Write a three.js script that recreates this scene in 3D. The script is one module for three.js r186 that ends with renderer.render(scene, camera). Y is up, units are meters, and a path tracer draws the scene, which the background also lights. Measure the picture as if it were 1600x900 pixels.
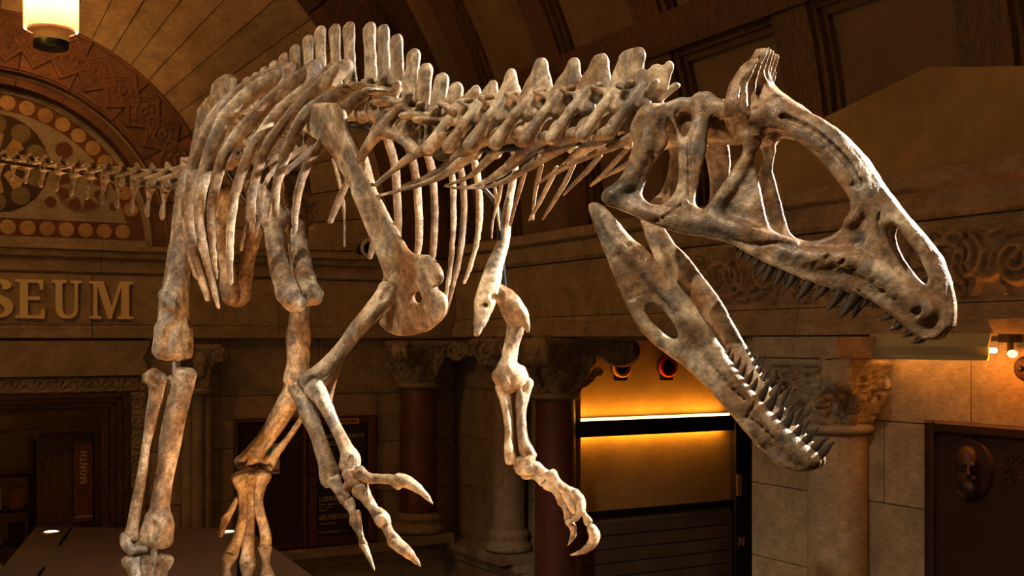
import * as THREE from 'three';
import { mergeGeometries } from 'three/addons/utils/BufferGeometryUtils.js';
import { ImprovedNoise } from 'three/addons/math/ImprovedNoise.js';
import { FontLoader } from 'three/addons/loaders/FontLoader.js';
import { TextGeometry } from 'three/addons/geometries/TextGeometry.js';
import { RectAreaLightUniformsLib } from 'three/addons/lights/RectAreaLightUniformsLib.js';
RectAreaLightUniformsLib.init();

/* ------------------------------------------------------------ camera, exposure */
const V3 = THREE.Vector3;
const v3 = (x, y, z) => new V3(x, y, z);
const F = 1800, HY = 532, EYE = 2.6;                 // focal length in px, horizon row, eye height
const scene = new THREE.Scene();
scene.background = new THREE.Color(0x000000);
const camera = new THREE.PerspectiveCamera(2 * Math.atan(450 / F) * 180 / Math.PI, 16 / 9, 0.05, 60);
camera.position.set(0, EYE, 0);
camera.lookAt(0, EYE, -5);
camera.setViewOffset(1600, 900, 0, -(HY - 450), 1600, 900);   // shifted lens keeps the verticals upright
const renderer = new THREE.WebGLRenderer({ antialias: true });
renderer.toneMapping = THREE.LinearToneMapping;
renderer.toneMappingExposure = 1.0;
renderer.shadowMap.enabled = true;

/* room axes: a runs along the end wall, s runs out of it towards the camera */
const TH = Math.atan2(1000, 1800);
const ROOM_O = v3(-3.962, 0, -8.74);
const E1 = v3(Math.cos(TH), 0, -Math.sin(TH)), E3 = v3(Math.sin(TH), 0, Math.cos(TH));
const HALF = 3.93;                                   // half width of the hall
const VC = EYE + 0.71;                               // height of the vault's axis
const room = (a, y, s) => v3(0, y, 0).add(ROOM_O).addScaledVector(E1, a).addScaledVector(E3, s);
const ray = (px, py) => v3((px - 800) / F, -(py - HY) / F, -1);
function onS(px, py, s0) {                           // pixel -> [a, y] on the plane s = s0
  const o = v3(0, EYE, 0).sub(ROOM_O), r = ray(px, py), t = (s0 - o.dot(E3)) / r.dot(E3);
  const p = o.addScaledVector(r, t); return [p.dot(E1), p.y];
}
function onA(px, py, a0) {                           // pixel -> [s, y] on the plane a = a0
  const o = v3(0, EYE, 0).sub(ROOM_O), r = ray(px, py), t = (a0 - o.dot(E1)) / r.dot(E1);
  const p = o.addScaledVector(r, t); return [p.dot(E3), p.y];
}
const P = (px, py, d) => v3((px - 800) / F * d, EYE - (py - HY) / F * d, -d);

/* ------------------------------------------------------------ lights of the exhibit (their fittings are built with the room) */
const LIGHTS = {
  rim: { pos: v3(3.0, 4.3, -2.9), aim: v3(0.3, 2.88, -2.4), color: 0xfff6ea, power: 300, angle: 0.5, pen: 0.75 },
  key: { pos: v3(-1.0, 5.6, -0.4), aim: v3(0.3, 2.75, -2.25), color: 0xffe8c8, power: 52, angle: 0.36, pen: 0.6 },
  body: { pos: v3(-2.5, 5.3, -1.5), aim: v3(-1.0, 2.35, -3.8), color: 0xffe8c8, power: 38, angle: 0.5, pen: 0.6 },
  leg: { pos: v3(-3.0, 3.9, -0.9), aim: v3(-1.25, 1.95, -4.2), color: 0xfff0dc, power: 16, angle: 0.3, pen: 0.7 },
};

/* ------------------------------------------------------------ helpers */
const taken = {};
function numbered(n) { taken[n] = (taken[n] ?? -1) + 1; return taken[n] ? n + '_' + String(taken[n]).padStart(3, '0') : n; }
let seedState = 7;
const rnd = () => { seedState = (seedState * 1664525 + 1013904223) >>> 0; return seedState / 4294967296; };
const noiseGen = new ImprovedNoise();
const N3 = (x, y, z) => noiseGen.noise(x + 31.7, y + 17.3, z + 53.1);
const fbm = (x, y, z) => N3(x, y, z) + 0.5 * N3(2 * x, 2 * y, 2 * z) + 0.25 * N3(4 * x, 4 * y, 4 * z);
const clamp = (x, a, b) => Math.min(b, Math.max(a, x));
const lerp = (a, b, t) => a + (b - a) * t;
const smooth = (a, b, x) => { const t = clamp((x - a) / (b - a), 0, 1); return t * t * (3 - 2 * t); };

function mesh(name, geo, mat, parent) {
  const m = new THREE.Mesh(geo, mat); m.name = parent ? name : numbered(name);
  m.castShadow = m.receiveShadow = true; (parent || scene).add(m); return m;
}
function tag(o, label, category, group) { o.userData.label = label; o.userData.category = category; if (group) o.userData.group = group; return o; }
function struct(name, geo, mat) { const m = mesh(name, geo, mat); m.userData.kind = 'structure'; return m; }
function roomGroup(name, a, y, s, structure) {
  const g = new THREE.Group(); g.name = numbered(name); g.position.copy(room(a, y, s)); g.rotation.y = TH; scene.add(g);
  if (structure) g.userData.kind = 'structure';
  return g;
}
/* texture coordinates in metres, projected along the dominant axis of each face */
function uvBox(g) {
  g = g.index ? g.toNonIndexed() : g;
  if (!g.attributes.normal) g.computeVertexNormals();
  const p = g.attributes.position, n = p.count, uv = new Float32Array(n * 2);
  const A = new V3(), B = new V3(), C = new V3();
  for (let i = 0; i < n; i += 3) {
    A.fromBufferAttribute(p, i); B.fromBufferAttribute(p, i + 1).sub(A); C.fromBufferAttribute(p, i + 2).sub(A); B.cross(C);
    const ax = Math.abs(B.x), ay = Math.abs(B.y), az = Math.abs(B.z);
    for (let k = 0; k < 3; k++) {
      const x = p.getX(i + k), y = p.getY(i + k), z = p.getZ(i + k);
      const w = ax > ay && ax > az ? [z, y] : ay > az ? [x, z] : [x, y];
      uv[(i + k) * 2] = w[0]; uv[(i + k) * 2 + 1] = w[1];
    }
  }
  g.setAttribute('uv', new THREE.BufferAttribute(uv, 2));
  return g;
}
const bx = (w, h, d, x = 0, y = 0, z = 0) => new THREE.BoxGeometry(w, h, d).translate(x, y, z);
function joinG(list) { return mergeGeometries(list.map(g => { g = g.index ? g.toNonIndexed() : g; for (const k of Object.keys(g.attributes)) if (!['position', 'normal', 'uv'].includes(k)) g.deleteAttribute(k); return g; })); }
function polyGeo(pts, depth, bevel = 0, z0 = 0, holes = []) {      // outline in x,y pushed out along z
  const sh = new THREE.Shape(pts.map(p => new THREE.Vector2(p[0], p[1])));
  for (const h of holes) sh.holes.push(new THREE.Path(h.map(p => new THREE.Vector2(p[0], p[1]))));
  return new THREE.ExtrudeGeometry(sh, { depth: depth - 2 * bevel, bevelEnabled: bevel > 0, bevelSize: bevel, bevelThickness: bevel, bevelOffset: -bevel, bevelSegments: 1, curveSegments: 8 }).translate(0, 0, z0 + bevel);
}
const lathe = (pts, seg = 32) => new THREE.LatheGeometry(pts.map(p => new THREE.Vector2(p[0], p[1])), seg);

/* ------------------------------------------------------------ procedural textures */
function tileNoise(seed, period) {
  const tab = new Float32Array(period * period); let s = seed * 7919 + 13;
  for (let i = 0; i < tab.length; i++) { s = (s * 1664525 + 1013904223) >>> 0; tab[i] = s / 4294967296; }
  return (u, v) => {
    const x = u * period, y = v * period, x0 = Math.floor(x), y0 = Math.floor(y);
    let fx = x - x0, fy = y - y0; fx = fx * fx * (3 - 2 * fx); fy = fy * fy * (3 - 2 * fy);
    const g = (i, j) => tab[((j % period + period) % period) * period + (i % period + period) % period];
    return lerp(lerp(g(x0, y0), g(x0 + 1, y0), fx), lerp(g(x0, y0 + 1), g(x0 + 1, y0 + 1), fx), fy);
  };
}
function tex(size, metres, fn, color) {
  const d = new Uint8Array(size * size * 4);
  for (let j = 0; j < size; j++) for (let i = 0; i < size; i++) {
    const c = fn(i / size, j / size), k = (j * size + i) * 4;
    for (let q = 0; q < 3; q++) d[k + q] = clamp(Math.round((Array.isArray(c) ? c[q] : c) * 255), 0, 255);
    d[k + 3] = 255;
  }
  const t = new THREE.DataTexture(d, size, size); t.wrapS = t.wrapT = THREE.RepeatWrapping; t.magFilter = THREE.LinearFilter; t.minFilter = THREE.LinearMipmapLinearFilter; t.generateMipmaps = true;
  t.repeat.set(1 / metres, 1 / metres); if (color) t.colorSpace = THREE.SRGBColorSpace; t.needsUpdate = true; return t;
}
const n8 = tileNoise(1, 8), n16 = tileNoise(2, 16), n32 = tileNoise(3, 32), n64 = tileNoise(4, 64), n128 = tileNoise(5, 128), n4 = tileNoise(6, 4);
const stoneNoise = (u, v) => 0.3 * n8(u, v) + 0.25 * n16(u, v) + 0.2 * n32(u, v) + 0.15 * n64(u, v) + 0.1 * n128(u, v);
const T = {};
T.stone = tex(512, 0.9, (u, v) => { const c = 0.74 + 0.34 * (stoneNoise(u, v) - 0.5) + 0.1 * (n32(u, v * 4) - 0.5); return [c + 0.03, c, c - 0.035]; }, true);
T.stoneBump = tex(512, 0.9, (u, v) => 0.5 + 0.5 * (n64(u, v) - 0.5) + 0.5 * (n128(u, v) - 0.5));
T.wood = tex(512, 0.8, (u, v) => { const g = n4(u * 4, v) * 2 + n64(u * 2, v * 0.15) * 1.4 + n128(u, v * 0.1); const c = 0.62 + 0.22 * Math.sin(g * 7) * 0.5 + 0.25 * (n128(u, v * 0.12) - 0.5); return [c + 0.02, c, c - 0.03]; }, true);
T.plaster = tex(512, 1.3, (u, v) => { const c = 0.78 + 0.2 * (stoneNoise(u, v) - 0.5) + 0.12 * (n4(u, v) - 0.5); return [c, c, c]; }, true);
T.bone = tex(512, 0.16, (u, v) => {
  let c = 0.84 + 0.22 * (n8(u, v) - 0.5) + 0.22 * (n16(u, v) - 0.5) + 0.22 * (n32(u, v) - 0.5) + 0.12 * (n128(u, v) - 0.5);
  const crack = Math.abs(n16(u + 0.3, v) - 0.5) + 0.5 * Math.abs(n64(u, v + 0.4) - 0.5); if (crack < 0.035) c -= 0.4 * (1 - crack / 0.035);
  if (n64(u, v + 0.5) > 0.93) c -= 0.16;
  return [c + 0.015, c, c - 0.03];
}, true);
T.boneBump = tex(512, 0.16, (u, v) => {
  let c = 0.55 + 0.5 * (n64(u, v) - 0.5) + 0.35 * (n128(u, v) - 0.5) + 0.3 * (n16(u, v) - 0.5); if (n64(u + 0.2, v + 0.7) > 0.86) c -= 0.3;
  const crack = Math.abs(n16(u + 0.3, v) - 0.5) + 0.5 * Math.abs(n64(u, v + 0.4) - 0.5); if (crack < 0.05) c -= 0.4 * (1 - crack / 0.05);
  return c;
});
T.granite = tex(256, 0.25, (u, v) => { const c = 0.45 + 0.6 * (n128(u * 0.5, v * 0.5) - 0.5) + 0.3 * (n64(u, v) - 0.5); return [c + 0.05, c - 0.02, c - 0.05]; }, true);

const std = (r, g, b, o = {}) => new THREE.MeshStandardMaterial({ color: new THREE.Color().setRGB(r, g, b), roughness: 0.8, side: THREE.DoubleSide, ...o });
const stoneMat = (r, g, b, o = {}) => std(r, g, b, { map: T.stone, bumpMap: T.stoneBump, bumpScale: 0.0009, roughness: 0.85, ...o });
const M = {
  buff: [stoneMat(0.62, 0.50, 0.34), stoneMat(0.56, 0.45, 0.30), stoneMat(0.66, 0.52, 0.36)],
  trim: stoneMat(0.58, 0.48, 0.34),
  carved: [stoneMat(0.27, 0.135, 0.09), stoneMat(0.23, 0.115, 0.075), stoneMat(0.30, 0.15, 0.10)],
  brownStone: stoneMat(0.22, 0.11, 0.075),
  redShaft: stoneMat(0.24, 0.085, 0.07, { roughness: 0.4 }),
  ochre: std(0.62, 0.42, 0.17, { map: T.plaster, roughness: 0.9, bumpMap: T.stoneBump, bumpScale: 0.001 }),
  panel: std(0.27, 0.175, 0.10, { map: T.plaster, roughness: 0.75 }),
  beam: std(0.20, 0.085, 0.045, { map: T.wood, roughness: 0.6 }),
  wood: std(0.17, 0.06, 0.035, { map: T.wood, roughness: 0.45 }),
  redWood: std(0.30, 0.09, 0.05, { map: T.wood, roughness: 0.45 }),
  black: std(0.012, 0.011, 0.011, { roughness: 0.6 }),
  blackMetal: std(0.02, 0.02, 0.021, { roughness: 0.4, metalness: 0.6 }),
  steel: std(0.5, 0.46, 0.4, { roughness: 0.35, metalness: 0.9 }),
  bronze: std(0.06, 0.03, 0.024, { roughness: 0.5, metalness: 0.7, bumpMap: T.stoneBump, bumpScale: 0.001 }),
  gold: std(0.98, 0.78, 0.38, { roughness: 0.4, metalness: 0.1 }),
  goldPaint: std(0.5, 0.34, 0.13, { roughness: 0.6 }),
  platform: std(0.17, 0.10, 0.055, { map: T.plaster, roughness: 0.6 }),
  floor: stoneMat(0.25, 0.17, 0.11, { roughness: 0.5 }),
  mPale: stoneMat(0.55, 0.50, 0.42), mCream: [stoneMat(0.80, 0.56, 0.28), stoneMat(0.74, 0.50, 0.24), stoneMat(0.82, 0.6, 0.33)],
  mRed: stoneMat(0.20, 0.075, 0.05), mOlive: stoneMat(0.30, 0.25, 0.14), mDark: stoneMat(0.07, 0.04, 0.035),
  olive: std(0.42, 0.38, 0.24, { roughness: 0.5, metalness: 0.3 }),
  white: std(0.8, 0.78, 0.72), green: std(0.03, 0.42, 0.2), red: std(0.6, 0.05, 0.04), orange: std(0.75, 0.28, 0.08),
  cork: std(0.11, 0.06, 0.04, { map: T.granite, roughness: 0.95 }),
};
const glow = (r, g, b, k) => new THREE.MeshStandardMaterial({ color: 0x000000, emissive: new THREE.Color().setRGB(r, g, b), emissiveIntensity: k, roughness: 1 });
function spot(parent, pos, aim, color, power, angle, pen, radius = 3) {
  const l = new THREE.SpotLight(color, power, 0, angle, pen, 2); l.position.copy(pos); l.castShadow = true; l.shadow.radius = radius; l.shadow.mapSize.set(1024, 1024);
  l.target.position.copy(aim); parent.add(l); parent.add(l.target); return l;
}

/* ============================================================ THE HALL */
/* --- floor, walls that the picture does not show, vault */
function slab(name, mat, w, h, d, a, y, s) { const g = uvBox(bx(w, h, d)); const m = struct(name, g, mat); m.position.copy(room(a, y, s)); m.rotation.y = TH; return m; }
const SMAX = 12.4;
slab('floor', M.floor, 12, 0.2, SMAX + 1, 1.2, -0.1, SMAX / 2);
slab('wall_left', M.trim, 0.25, 3.4, SMAX, -HALF - 0.125, 1.7, SMAX / 2);
slab('wall_rear', M.trim, 2 * HALF + 0.5, 7.6, 0.25, 0, 3.8, SMAX + 0.125);

{ // barrel vault: boarded shell, arch ribs, purlins
  const g = roomGroup('ceiling', 0, VC, 0, true);
  const R = HALF + 0.02;
  const arc = (r0, r1, z0, z1, t0, t1, n) => {       // a solid arc of ring section, angles from the right springing
    const pts = []; for (let i = 0; i <= n; i++) { const t = lerp(t0, t1, i / n); pts.push([r1 * Math.cos(t), r1 * Math.sin(t)]); }
    for (let i = n; i >= 0; i--) { const t = lerp(t0, t1, i / n); pts.push([r0 * Math.cos(t), r0 * Math.sin(t)]); }
    return polyGeo(pts, z1 - z0, 0, z0);
  };
  mesh('vault_boarding', uvBox(arc(R, R + 0.15, -0.3, SMAX + 0.2, -0.02, Math.PI + 0.02, 60)), M.panel, g);
  for (let k = 0; k < 10; k++) {
    const s = 1.03 + 1.222 * k;
    const rib = mesh('arch_rib', uvBox(arc(R - 0.10, R, s - 0.14, s + 0.14, -0.02, Math.PI + 0.02, 48)), M.beam, g);
    mesh('rib_moulding', uvBox(joinG([arc(R - 0.07, R, s + 0.14, s + 0.18, -0.02, Math.PI, 48), arc(R - 0.035, R, s + 0.18, s + 0.215, -0.02, Math.PI, 48)])), M.beam, rib);
    mesh('rib_moulding', uvBox(arc(R - 0.05, R, s - 0.19, s - 0.14, -0.02, Math.PI, 48)), M.beam, rib);
  }
  for (const deg of [19, 51, 83, 97, 129, 161]) {
    const t = deg * Math.PI / 180, c = Math.cos(t), sn = Math.sin(t);
    const add = (w, h, off, name, par) => {
      const b = bx(h, w, SMAX - 0.45).rotateZ(t).translate((R - h / 2) * c - off * sn, (R - h / 2) * sn + off * c, SMAX / 2 + 0.2);
      return mesh(name, uvBox(b), M.beam, par);
    };
    const pr = add(0.24, 0.13, 0, 'purlin', g);
    add(0.05, 0.07, -0.145, 'purlin_moulding', pr); add(0.05, 0.045, -0.195, 'purlin_moulding', pr);
  }
  // the deep timber arch that frames the end wall, with its block joints
  for (let k = 0; k < 9; k++) {
    const t0 = Math.PI * k / 9 + 0.003, t1 = Math.PI * (k + 1) / 9 - 0.003;
    mesh('end_arch_block', uvBox(arc(3.24, R + 0.01, 0.02, 0.40, t0, t1, 10)), M.beam, g);
    mesh('end_arch_bead', uvBox(arc(3.58, 3.66, 0.40, 0.43, t0, t1, 10)), M.beam, g);
  }
}

/* --- end wall: backing with the doorway cut out, stones laid on it */
const DOOR_R = onS(203, 700, 0.1)[0];
const sw = [-HALF - 0.2, HALF + 0.2];
{
  const g = roomGroup('wall_end', 0, 0, 0, true);
  const out = [[sw[0], 0], [-DOOR_R, 0], [-DOOR_R, 2.19], [DOOR_R, 2.19], [DOOR_R, 0], [sw[1], 0], [sw[1], 7.5], [sw[0], 7.5]];
  const lun = []; for (let i = 0; i <= 32; i++) { const t = Math.PI * i / 32; lun.push([1.33 * Math.cos(t), EYE + 0.7 + 1.33 * Math.sin(t)]); }
  mesh('wall_core', uvBox(polyGeo(out, 0.35, 0, -0.35, [lun])), M.buff[1], g);
  // voussoirs of the great arch
  const cy = VC, step = 5.4 * Math.PI / 180;
  let vi = 0;
  for (let t = 1.4 * Math.PI / 180; t < Math.PI - 0.05; t += step, vi++) {
    const t0 = t + 0.0011, t1 = t + step - 0.0011, pts = [];
    for (let i = 0; i <= 4; i++) { const q = lerp(t0, t1, i / 4); pts.push([3.25 * Math.cos(q), cy + 3.25 * Math.sin(q)]); }
    for (let i = 4; i >= 0; i--) { const q = lerp(t0, t1, i / 4); pts.push([1.79 * Math.cos(q), cy + 1.79 * Math.sin(q)]); }
    mesh('arch_stone', uvBox(polyGeo(pts, 0.10 + 0.004 * rnd(), 0.004, -0.02)), M.buff[vi * 7 % 3], g);
  }
  { const t1 = 1.4 * Math.PI / 180 - 0.0011; mesh('arch_stone', uvBox(polyGeo([[1.79, cy], [3.25, cy], [3.25, cy + 3.25 * Math.sin(t1)], [1.79, cy + 1.79 * Math.sin(t1)]], 0.10, 0.004, -0.02)), M.buff[0], g); }
  // wall blocks under the entablature
  const courses = [[0.0, 0.36], [0.36, 0.72], [0.80, 1.26], [1.26, 1.70], [1.70, 2.135], [2.135, 2.635]];
  const x0 = 1.12;
  courses.forEach(([y0, y1], ci) => {
    for (const side of [1, -1]) {
      let x = x0; const off = ci % 2 ? 0.62 : 0.30; let first = true;
      while (x < HALF - 0.01) {
        const L = first ? off : 0.86, x1 = Math.min(x + L, HALF); first = false;
        const w = x1 - x - 0.006; if (w > 0.02) {
          const b = polyGeo([[x + 0.003, y0 + 0.003], [x1 - 0.003, y0 + 0.003], [x1 - 0.003, y1 - 0.003], [x + 0.003, y1 - 0.003]].map(p => [p[0] * side, p[1]]), 0.06 + 0.003 * rnd(), 0.003, -0.02);
          mesh('wall_block', uvBox(b), M.buff[(ci + Math.round(x * 3)) % 3], g);
        }
        x = x1;
      }
    }
  });
  // wainscot cap running along the foot of the boards and columns
  for (const side of [1, -1]) {
    const A = side > 0 ? x0 : -HALF, B = side > 0 ? HALF : -x0;
    for (const [y0, y1, o] of [[0.76, 0.82, 0.26], [0.72, 0.76, 0.22], [0.67, 0.72, 0.19], [0, 0.67, 0.15]])
      mesh('wainscot_course', uvBox(bx(B - A, y1 - y0 - 0.003, o, (A + B) / 2, (y0 + y1) / 2, o / 2)), M.trim, g);
  }
}

/* --- entablatures, cut in stones: profile points are [out from wall, height above the eye] */
const alongX = (pts, len) => polyGeo(pts, len).rotateY(-Math.PI / 2).translate(len, 0, 0);
const ENT = [
  ['cornice_block', [[-0.02, 0.52], [0.125, 0.52], [0.15, 0.535], [0.155, 0.635], [0.20, 0.645], [0.21, 0.69], [0.24, 0.70], [0.24, 0.74], [-0.02, 0.74]], 1.35, 0.66],
  ['frieze_block', [[-0.02, 0.125], [0.12, 0.125], [0.12, 0.515], [-0.02, 0.515]], 1.5, 0.15],
  ['architrave_block', [[-0.02, 0.02], [0.145, 0.02], [0.145, 0.095], [0.13, 0.105], [0.13, 0.12], [-0.02, 0.12]], 1.5, 0.15],
];
{
  const g = roomGroup('trim_1', 0, EYE, 0, true);
  for (const [nm, pts, L, off] of ENT) {
    let x = -HALF, i = 0; const joints = []; for (let q = -HALF + off; q < HALF - 0.2; q += L) joints.push(q); joints.push(HALF - 0.02);
    for (const j of joints) { const w = j - x - 0.005; if (w > 0.05) mesh(nm, uvBox(alongX(pts, w).translate(x, 0, 0)), M.buff[i % 3], g); x = j; i++; }
  }
}

/* --- SDF mesher (surface nets), used for carved stone and for every bone */
function sdfMesh(f, lo, hi, h) {
  const nx = Math.ceil((hi.x - lo.x) / h) + 2, ny = Math.ceil((hi.y - lo.y) / h) + 2, nz = Math.ceil((hi.z - lo.z) / h) + 2;
  const val = new Float32Array(nx * ny * nz), B = 6, half = B * h / 2, diag = B * h * 0.87;
  const id = (i, j, k) => i + nx * (j + ny * k);
  for (let K = 0; K < nz; K += B) for (let J = 0; J < ny; J += B) for (let I = 0; I < nx; I += B) {
    const c = f(lo.x + I * h + half, lo.y + J * h + half, lo.z + K * h + half);
    const far = Math.abs(c) > diag * 1.25 + 0.004;
    for (let k = K; k < Math.min(K + B, nz); k++) for (let j = J; j < Math.min(J + B, ny); j++) for (let i = I; i < Math.min(I + B, nx); i++)
      val[id(i, j, k)] = far ? c : f(lo.x + i * h, lo.y + j * h, lo.z + k * h);
  }
  const vid = new Int32Array(nx * ny * nz).fill(-1), pos = [], idx = [];
  const cor = [[0, 0, 0], [1, 0, 0], [0, 1, 0], [1, 1, 0], [0, 0, 1], [1, 0, 1], [0, 1, 1], [1, 1, 1]];
  const edg = [[0, 1], [2, 3], [4, 5], [6, 7], [0, 2], [1, 3], [4, 6], [5, 7], [0, 4], [1, 5], [2, 6], [3, 7]];
  const v = new Float32Array(8);
  for (let k = 0; k < nz - 1; k++) for (let j = 0; j < ny - 1; j++) for (let i = 0; i < nx - 1; i++) {
    let m = 0; const b = id(i, j, k);
    v[0] = val[b]; v[1] = val[b + 1]; v[2] = val[b + nx]; v[3] = val[b + nx + 1];
    const b2 = b + nx * ny; v[4] = val[b2]; v[5] = val[b2 + 1]; v[6] = val[b2 + nx]; v[7] = val[b2 + nx + 1];
    for (let c = 0; c < 8; c++) if (v[c] < 0) m |= 1 << c;
    if (m === 0 || m === 255) continue;
    let x = 0, y = 0, z = 0, n = 0;
    for (const [p, q] of edg) {
      if ((v[p] < 0) === (v[q] < 0)) continue; const t = v[p] / (v[p] - v[q]), a = cor[p], e = cor[q];
      x += a[0] + (e[0] - a[0]) * t; y += a[1] + (e[1] - a[1]) * t; z += a[2] + (e[2] - a[2]) * t; n++;
    }
    vid[b] = pos.length / 3; pos.push(lo.x + (i + x / n) * h, lo.y + (j + y / n) * h, lo.z + (k + z / n) * h);
  }
  for (let k = 1; k < nz - 1; k++) for (let j = 1; j < ny - 1; j++) for (let i = 1; i < nx - 1; i++) {
    const b = id(i, j, k), s0 = val[b] < 0;
    const quad = (q, A, Bq, C, D) => { if ((val[q] < 0) === s0) return; if (A < 0 || Bq < 0 || C < 0 || D < 0) return; if (s0) idx.push(A, Bq, C, A, C, D); else idx.push(A, C, Bq, A, D, C); };
    const sx = 1, sy = nx, sz = nx * ny;
    quad(b + sx, vid[b - sy - sz], vid[b - sz], vid[b], vid[b - sy]);
    quad(b + sy, vid[b - sz - sx], vid[b - sx], vid[b], vid[b - sz]);
    quad(b + sz, vid[b - sx - sy], vid[b - sy], vid[b], vid[b - sx]);
  }
  const g = new THREE.BufferGeometry();
  g.setAttribute('position', new THREE.BufferAttribute(new Float32Array(pos), 3)); g.setIndex(idx); g.computeVertexNormals();
  return g;
}
const smin = (a, b, k) => { const h = Math.max(k - Math.abs(a - b), 0) / k; return Math.min(a, b) - h * h * k * 0.25; };
const smax = (a, b, k) => -smin(-a, -b, k);
const capD = (x, y, z, A, B, ra, rb) => {
  const bx_ = B[0] - A[0], by = B[1] - A[1], bz = B[2] - A[2], px = x - A[0], py = y - A[1], pz = z - A[2];
  const h = clamp((px * bx_ + py * by + pz * bz) / (bx_ * bx_ + by * by + bz * bz + 1e-9), 0, 1);
  return Math.hypot(px - bx_ * h, py - by * h, pz - bz * h) - (ra + (rb - ra) * h);
};
const boxD = (x, y, z, w, h, d) => { const a = Math.abs(x) - w, b = Math.abs(y) - h, c = Math.abs(z) - d; return Math.hypot(Math.max(a, 0), Math.max(b, 0), Math.max(c, 0)) + Math.min(Math.max(a, b, c), 0); };
const spiralRidge = (x, y, r0, dir) => {               // depth of a carved scroll: 1 on the ridge, 0 between
  const r = Math.hypot(x, y); if (r > r0) return 0;
  const a = Math.atan2(y, x) * dir, ph = (r / r0 * 2.2 - a / (2 * Math.PI)); return 0.5 + 0.5 * Math.cos(ph * 2 * Math.PI);
};

/* carved capital: bell, corner scrolls, leaves; origin at the foot of the capital, height hh, shaft radius rs, top half-width rt */
function capitalGeo(hh, rs, rt, seed, skull) {
  const f = (x, y, z) => {
    const t = clamp(y / hh, 0, 1);
    const r = lerp(rs * 0.98, rt * 0.97, Math.pow(t, 1.5)), pw = lerp(2, 5, t);
    let d = Math.max((Math.pow(Math.pow(Math.abs(x), pw) + Math.pow(Math.abs(z), pw), 1 / pw) - r) * 0.8, -y - 0.0, y - hh);
    for (const sx of [-1, 1]) for (const sz of [-1, 1]) {
      const cx = sx * rt * 0.83, cz = sz * rt * 0.83, cyv = hh * 0.80;
      const u = (x * sx + z * sz) / Math.SQRT2 - rt * 1.3, w = (x * sz - z * sx) / Math.SQRT2;
      const dd = Math.max(Math.hypot(u * 0.75, y - cyv) - rt * 0.27, Math.abs(w) - rt * 0.2);
      d = smin(d, dd - 0.012 + 0.022 * (spiralRidge(u, y - cyv, rt * 0.33, 1) < 0.4 ? 1 : 0) * (Math.abs(w) > rt * 0.1 ? 1 : 0.4), 0.05);
    }
    for (let q = 0; q < 8; q++) {                       // acanthus tips
      const an = q * Math.PI / 4 + 0.39, lx = Math.cos(an), lz = Math.sin(an), up = q % 2 ? 0.62 : 0.40;
      d = smin(d, capD(x, y, z, [lx * rs, 0.02, lz * rs], [lx * (rs + (rt - rs) * 0.75), hh * up, lz * (rs + (rt - rs) * 0.75)], rs * 0.18, rs * 0.22), 0.03);
    }
    if (skull) {
      const zz = z - rt * 0.86;
      d = smin(d, Math.min(Math.hypot(x, (y - hh * 0.66) * 0.9, zz) - 0.062, capD(x, y, z, [0, hh * 0.5, rt * 0.9], [0, hh * 0.34, rt * 0.88], 0.042, 0.03)), 0.02);
      for (const sg of [-1, 1]) d = smax(d, -(Math.hypot(x - sg * 0.024, y - hh * 0.55, z - rt * 0.86 - 0.06) - 0.018), 0.006);
      d = smax(d, -(Math.hypot(x, y - hh * 0.43, z - rt * 0.86 - 0.055) - 0.011), 0.005);
    }
    if (Math.abs(d) < 0.05 && !(skull && Math.abs(x) < 0.06 && z > rt * 0.5)) { const k = 1 / (rs * 0.42), q = Math.abs(fbm(x * k + seed, y * k, z * k)); d += 0.07 * Math.min(rt, 0.24) * smooth(0.22, 0.02, q) - 0.006 + 0.004 * Math.sin(Math.atan2(z, x) * 24 + 8 * N3(x * 8, y * 8, z * 8)); }
    d = Math.min(d, boxD(x, y - hh * 1.0, z, rt * 0.98, hh * 0.07, rt * 0.98));
    return d;
  };
  const b = rt * 1.55;
  return uvBox(sdfMesh(f, v3(-b, -0.02, -b), v3(b, hh * 1.14, b), rt / 24));
}
function column(a, s, y0, yTop, rs, rt, capH, mats, label, opts = {}) {
  const g = roomGroup('column', a, y0, s);
  tag(g, label, 'column', opts.group);
  const H = yTop - y0, bh = opts.baseH ?? 0.26, ct = H - capH * 1.07;
  mesh('base', uvBox(joinG([bx(rs * 2.9, bh * 0.3, rs * 2.9, 0, bh * 0.15, 0), lathe([[0.001, bh * 0.3], [rs * 1.4, bh * 0.3], [rs * 1.46, bh * 0.42], [rs * 1.38, bh * 0.54], [rs * 1.2, bh * 0.6], [rs * 1.16, bh * 0.7], [rs * 1.28, bh * 0.78], [rs * 1.28, bh * 0.88], [rs * 1.1, bh * 0.97], [rs * 1.02, bh]])])), mats[2] || mats[0], g);
  mesh('shaft', uvBox(opts.cluster ? joinG([-1, 0, 1].map(q => lathe([[rs * 0.42, bh], [rs * 0.42, ct - 0.03]], 20).translate(q * rs * 0.6, 0, q ? 0 : rs * 0.25))) : lathe([[rs, bh], [rs * 1.0, bh + (ct - bh) * 0.3], [rs * 0.95, ct - 0.05]])), mats[1] || mats[0], g);
  mesh('necking', uvBox(lathe([[rs * 0.95, ct - 0.06], [rs * 1.16, ct - 0.05], [rs * 1.2, ct - 0.03], [rs * 1.16, ct - 0.01], [rs * 1.0, ct]])), mats[0], g);
  mesh('capital', capitalGeo(capH, rs, rt, opts.seed ?? 1, opts.skull).translate(0, ct, 0), mats[0], g);
  if (opts.block) mesh('abacus', uvBox(bx(rt * 2.05, opts.block, rt * 2.05, 0, H + opts.block / 2, 0)), mats[0], g);
  return g;
}

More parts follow.
